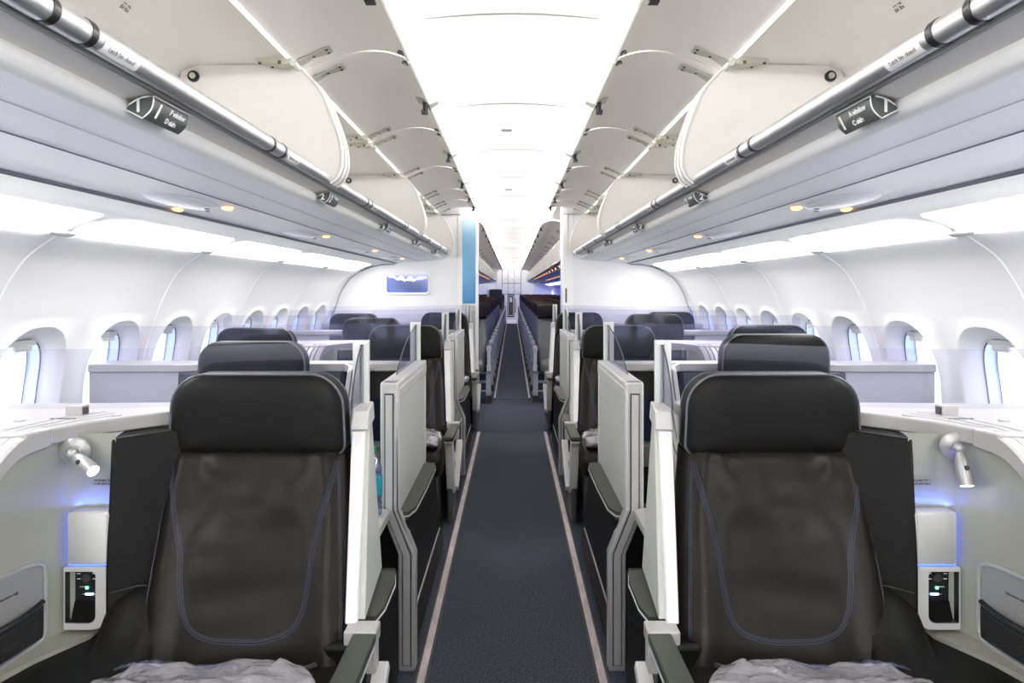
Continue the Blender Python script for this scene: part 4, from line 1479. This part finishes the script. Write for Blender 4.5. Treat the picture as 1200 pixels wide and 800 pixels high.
for s in (-1, 1):
    sd = SIDE[s]
    for k in range(3):
        nm = names[k]
        aisle_partition(s, k, 'tall white partition with glass fin at the %s row on the %s of the aisle' % (nm, sd))
        back_cabinet(s, k, 'low grey wall closing the back of the %s row on the %s side' % (nm, sd)) if k < 3 else None
        glass_screen(s, True, k, 'smoky glass screen behind the %s row seats on the %s side' % (nm, sd))
    for k in range(2):
        nm = ('second', 'fourth')[k]
        suite_shell(s, k, 'white topped shell round the %s row suite seat on the %s side' % (nm, sd))
        suite_door(s, k, 'white sliding door panel of the %s row suite on the %s of the aisle' % (nm, sd))
        glass_screen(s, False, k, 'smoky glass screen behind the %s row suite on the %s side' % (nm, sd))

# water bottle on the left side table
o3 = (.440, 2.14, .545)
r = thing('water_bottle', 'clear water bottle with green cap and teal label on the left side table', 'bottle', o3, -1)
def lathe(b, c, pr, m=0, n=28):
    return b.loft([[(c[0] + rr * math.cos(2 * PI * k / n), c[1] + rr * math.sin(2 * PI * k / n), c[2] + z) for k in range(n)] for rr, z in pr], m)
b = MB(); lathe(b, o3, ((.024, 0), (.032, .004), (.033, .02), (.031, .03), (.033, .04), (.031, .05), (.033, .06), (.033, .07), (.033, .125), (.031, .132), (.033, .14), (.030, .155), (.020, .178), (.0135, .190), (.0135, .200)))
b.build('bottle_body', 'bottle', r, -1, o3)
b = MB(); lathe(b, o3, ((.0150, .194), (.0155, .196), (.0155, .214), (.0145, .217)))
b.build('bottle_cap', 'cap_green', r, -1, o3)
b = MB(); lathe(b, o3, ((.0335, .068), (.0337, .070), (.0337, .122), (.0335, .124)))
b.build('bottle_label', 'label', r, -1, o3)

# ------------------------------------------------------------------ standard cabin seats
def eco_row(s, y, label):
    r = thing('seat_bench', label, 'airline seats', (.76, y, 0), s, 'rows of three black seats in the far cabin')
    org = (.76, y, 0)
    for i in range(3):
        x0 = .293 + .462 * i
        x1 = x0 + .442
        xc = (x0 + x1) / 2
        b = MB()
        def sec(z, yy, wd, th):
            return [(xc + x, yy + q + y, z) for x, q in rrect(-wd, wd, 0, th, .03, 4)]
        b.loft([sec(.44, .0, .205, .10), (sec(.6, .045, .212, .09)), sec(.78, .09, .214, .075), sec(.90, .12, .21, .07), sec(.92, .125, .20, .06)])
        b.build('backrest', 'ecograph', r, s, org, sharp=60)
        b = MB()
        for q in (-.17, .17):
            b.tube([(xc + q * (.8 + .35 * (1 - t / 8)), y + .002 + .118 * t / 8, .45 + .45 * t / 8) for t in range(9)], .0022, 5)
        b.build('stitching', 'orange', r, s, org)
        b = MB()
        out = rrect(xc - .215, xc + .215, .915, 1.090, (.02, .02, .055, .055), 5)
        b.pillow(out, ((.97, y + .19), (1, y + .175), (1, y + .105), (.97, y + .088), (.8, y + .080), (.4, y + .078)))
        hr = b.build('headrest', 'leather_flat', r, s, org, sharp=60)
        b = MB()
        cz = sum(p[1] for p in out) / len(out)
        b.tube([(p[0], y + .103, cz + (p[1] - cz) * 1.0) for p in out], .0016, 5, closed=True)
        b.tube([(xc - .21, y + .10, .918), (xc + .21, y + .10, .918)], .0045, 5)
        b.build('headrest_piping', 'orange', hr, s, org)
        b = MB()
        b.loft([[(xc + x, y + yy, z) for x, z in rrect(-.205, .205, z0, z1, .03, 3)] for yy, z0, z1 in ((.05, .34, .45), (-.2, .33, .46), (-.40, .34, .46), (-.44, .36, .43))])
        b.build('cushion', 'ecograph', r, s, org, sharp=60)
        if i < 3:
            b = MB()
            b.hexa([(x0 + .01, y + .10, .40), (x1 - .01, y + .10, .40), (x1 - .01, y + .13, .40), (x0 + .01, y + .13, .40)], [(x0, y + .19, .95), (x1, y + .19, .95), (x1, y + .21, .95), (x0, y + .21, .95)])
            b.build('back_shell', 'ecoside', r, s, org)
    # aisle end: light armrest, curved side, leg box
    b = MB()
    b.hexa([(.228, y - .42, .590), (.281, y - .42, .590), (.281, y + .06, .600), (.228, y + .06, .600)], [(.230, y - .42, .622), (.279, y - .42, .622), (.279, y + .06, .63), (.230, y + .06, .63)], 1)
    b.hexa([(.226, y - .455, .580), (.283, y - .455, .580), (.283, y - .36, .585), (.226, y - .36, .585)], [(.228, y - .46, .632), (.281, y - .46, .632), (.281, y - .36, .632), (.228, y - .36, .632)], 0)
    b.box(.234, .274, y - .445, y - .405, .40, .59, 0)
    b.box(.230, .278, y - .455, y - .41, .36, .43, 0)
    b.build('aisle_armrest', ['white', 'black'], r, s, org, bevel=.004)
    b = MB()
    b.hexa([(.236, y - .42, .34), (.27, y - .42, .34), (.27, y + .05, .30), (.236, y + .05, .30)], [(.236, y - .42, .58), (.27, y - .42, .58), (.27, y + .12, .60), (.236, y + .12, .60)])
    b.build('side_cover', mat_blueside, r, s, org)
    b = MB()
    b.box(.232, .290, y - .36, y - .30, .08, .34, 0)
    b.box(.226, .296, y - .33, y - .0, .0, .08, 1)
    b.box(.236, .284, y - .364, y - .36, .11, .31, 2)
    b.build('leg', ['silver', 'darkgrey', 'white'], r, s, org, bevel=.004)
    b = MB()
    for z in (.12, .22):
        b.tube([(.28, y - .28, z), (1.62, y - .28, z)], .012, 8)
    b.build('floor_rail', 'silver', r, s, org)
    b = MB()
    for i in (1, 2):
        xm = .293 + .462 * i - .010
        b.box(xm - .02, xm + .02, y - .38, y + .08, .60, .64)
        b.box(xm - .012, xm + .012, y - .02, y + .1, .44, .60)
    b.build('inner_armrests', 'darkgrey', r, s, org, bevel=.005)
    return r
mat_blueside = mat('blue_grey_side_cover', (.10, .16, .26), .45)
NEO = 24
ORDN = ['first', 'second', 'third', 'fourth', 'fifth', 'sixth', 'seventh', 'eighth', 'ninth', 'tenth', 'eleventh', 'twelfth', 'thirteenth', 'fourteenth', 'fifteenth', 'sixteenth', 'seventeenth', 'eighteenth', 'nineteenth', 'twentieth', 'twenty-first', 'twenty-second', 'twenty-third', 'twenty-fourth']
for s in (-1, 1):
    p0 = None
    for k in range(NEO):
        lb = 'bench of three black seats in the far cabin, %s on the %s of the aisle' % (ORDN[k], SIDE[s])
        if p0 is None:
            p0 = eco_row(s, 7.95, lb)
        else:
            dup(p0, .825 * k, lb)

# dark divider standing at the left aisle edge far back
o3 = (.37, 16.475, 0)
r = thing('cabin_divider', 'black padded divider standing above the seats far back on the left', 'divider', o3, -1)
b = MB(); b.pillow(rrect(.235, .55, H - .45, H + .025, .05), ((.97, 16.50), (1, 16.49), (1, 16.46), (.97, 16.45)))
b.build('divider_pad', 'black', r, -1, o3)
b = MB(); b.box(.55, .60, 16.45, 16.50, .9, H + .02); b.box(.25, .58, 16.46, 16.49, 0, .85)
b.build('divider_frame', 'white', r, -1, o3)

# ------------------------------------------------------------------ galley at the far end
b = MB()
b.box(-1.66, -.86, YE + .30, YE + .35, 0, H + 1.0)
b.box(.90, 1.66, YE - .05, YE + .0, 0, H + 1.0)
b.box(-1.66, 1.66, YE + 1.15, YE + 1.2, 0, H + 1.0)
struct(b.build('wall_end', 'wall', smooth=False))
r = thing('galley_unit', 'white galley with lockers at the far end of the aisle', 'galley', (0, YE + .45, 0))
og = (0, YE + .45, 0)
b = MB(); b.box(-.62, .95, YE + .45, YE + 1.0, 0, H + .88)
b.build('galley_body', 'galley', r, 1, og)
def gbox(nm, x0, x1, y0, y1, m, dpt=.012, hd=True):
    """locker front given in metres"""
    b = MB(); b.box(x0 + .012, x1 - .012, YE + .45 - dpt, YE + .45, y0 + .012, y1 - .012)
    o = b.build(nm, m, r, 1, og, bevel=.01)
    if hd:
        b = MB(); b.box(x1 - .10, x1 - .05, YE + .45 - dpt - .008, YE + .45 - dpt, (y0 + y1) / 2 - .02, (y0 + y1) / 2 + .02)
        b.build('latch', 'hinge', o, 1, og)
g0 = -.45
b = MB()
for x in (-.42, -.17, .10, .38):
    b.box(x - .012, x + .012, YE + .44, YE + .45, H - .15, H + .88, 0)
b.box(-.42, .39, YE + .44, YE + .45, H + .275, H + .30, 0)
b.box(-.42, .39, YE + .44, YE + .45, H - .17, H - .15, 0)
b.build('galley_joints', 'seam', r, 1, og)
for x0, x1 in ((-.41, -.16), (-.16, .11), (.11, .38)):
    gbox('locker_door', x0, x1, H + .0, H + .275, 'galley')
    gbox('locker_door', x0, x1, H - .15, H + .0, 'galley')
    gbox('locker_door', x0, x1, H + .30, H + .62, 'galley')
# dark service door in the middle
b = MB(); b.box(-.20, .10, YE + .42, YE + .45, .12, H - .17)
dd = b.build('service_door', 'darkgrey', r, 1, og)
b = MB()
for (x0, x1, z0, z1) in ((-.17, .07, .18, .20), (-.17, .07, H - .24, H - .22), (-.17, -.15, .18, H - .22), (.05, .07, .18, H - .22)):
    b.box(x0, x1, YE + .40, YE + .42, z0, z1)
b.box(-.10, .0, YE + .40, YE + .42, H - .50, H - .30)
b.build('door_trim', 'galley', dd, 1, og)
b = MB(); b.box(.12, .17, YE + .42, YE + .45, .3, .9)
b.build('red_marking', mat('red_marking', (.42, .22, .22), .5), r, 1, og)

# pale vinyl floor in front of the galley
b = MB(); b.box(-.5, .5, 25.6, YE + .4, 0, .006)
trim(b, 'psu2')
# amber reading lights and lit row signs under the far cabin bins
for s in (-1, 1):
    p0 = q0 = None
    for k in range(14):
        y = 8.35 + .825 * k
        la = 'small amber reading light under the far cabin bins, %s on the %s side' % (ORDN[k], SIDE[s])
        lb_ = 'amber lit row sign of the far cabin bins, %s on the %s side' % (ORDN[k], SIDE[s])
        if p0 is None:
            b = MB()
            b.ell((.97, y, H + .282), (.015, .04, .008), 12, 6)
            p0 = b.build('reading_light', 'amber', sx=s, org=(.97, y, H + .282))
            tag(p0, la, 'reading light', 'amber reading lights of the far cabin')
            b = MB()
            b.prism([(x, z + H) for x, z in ((.632, .342), (.652, .3035), (.684, .32))], 'y', y, y + .13, 0)
            b.hexa([(.634, y + .02, H + .331), (.650, y + .02, H + .302), (.650, y + .11, H + .302), (.634, y + .11, H + .331)], [(.640, y + .02, H + .333), (.656, y + .02, H + .307), (.656, y + .11, H + .307), (.640, y + .11, H + .333)], 1)
            q0 = b.build('row_sign', ['sign', 'amber'], sx=s, org=(.65, y, H + .32))
            tag(q0, lb_, 'sign', 'lit row signs of the far cabin')
        else:
            for src, lab in ((p0, la), (q0, lb_)):
                c = src.copy(); COL.objects.link(c); c.location.y += .825 * k; c['label'] = lab
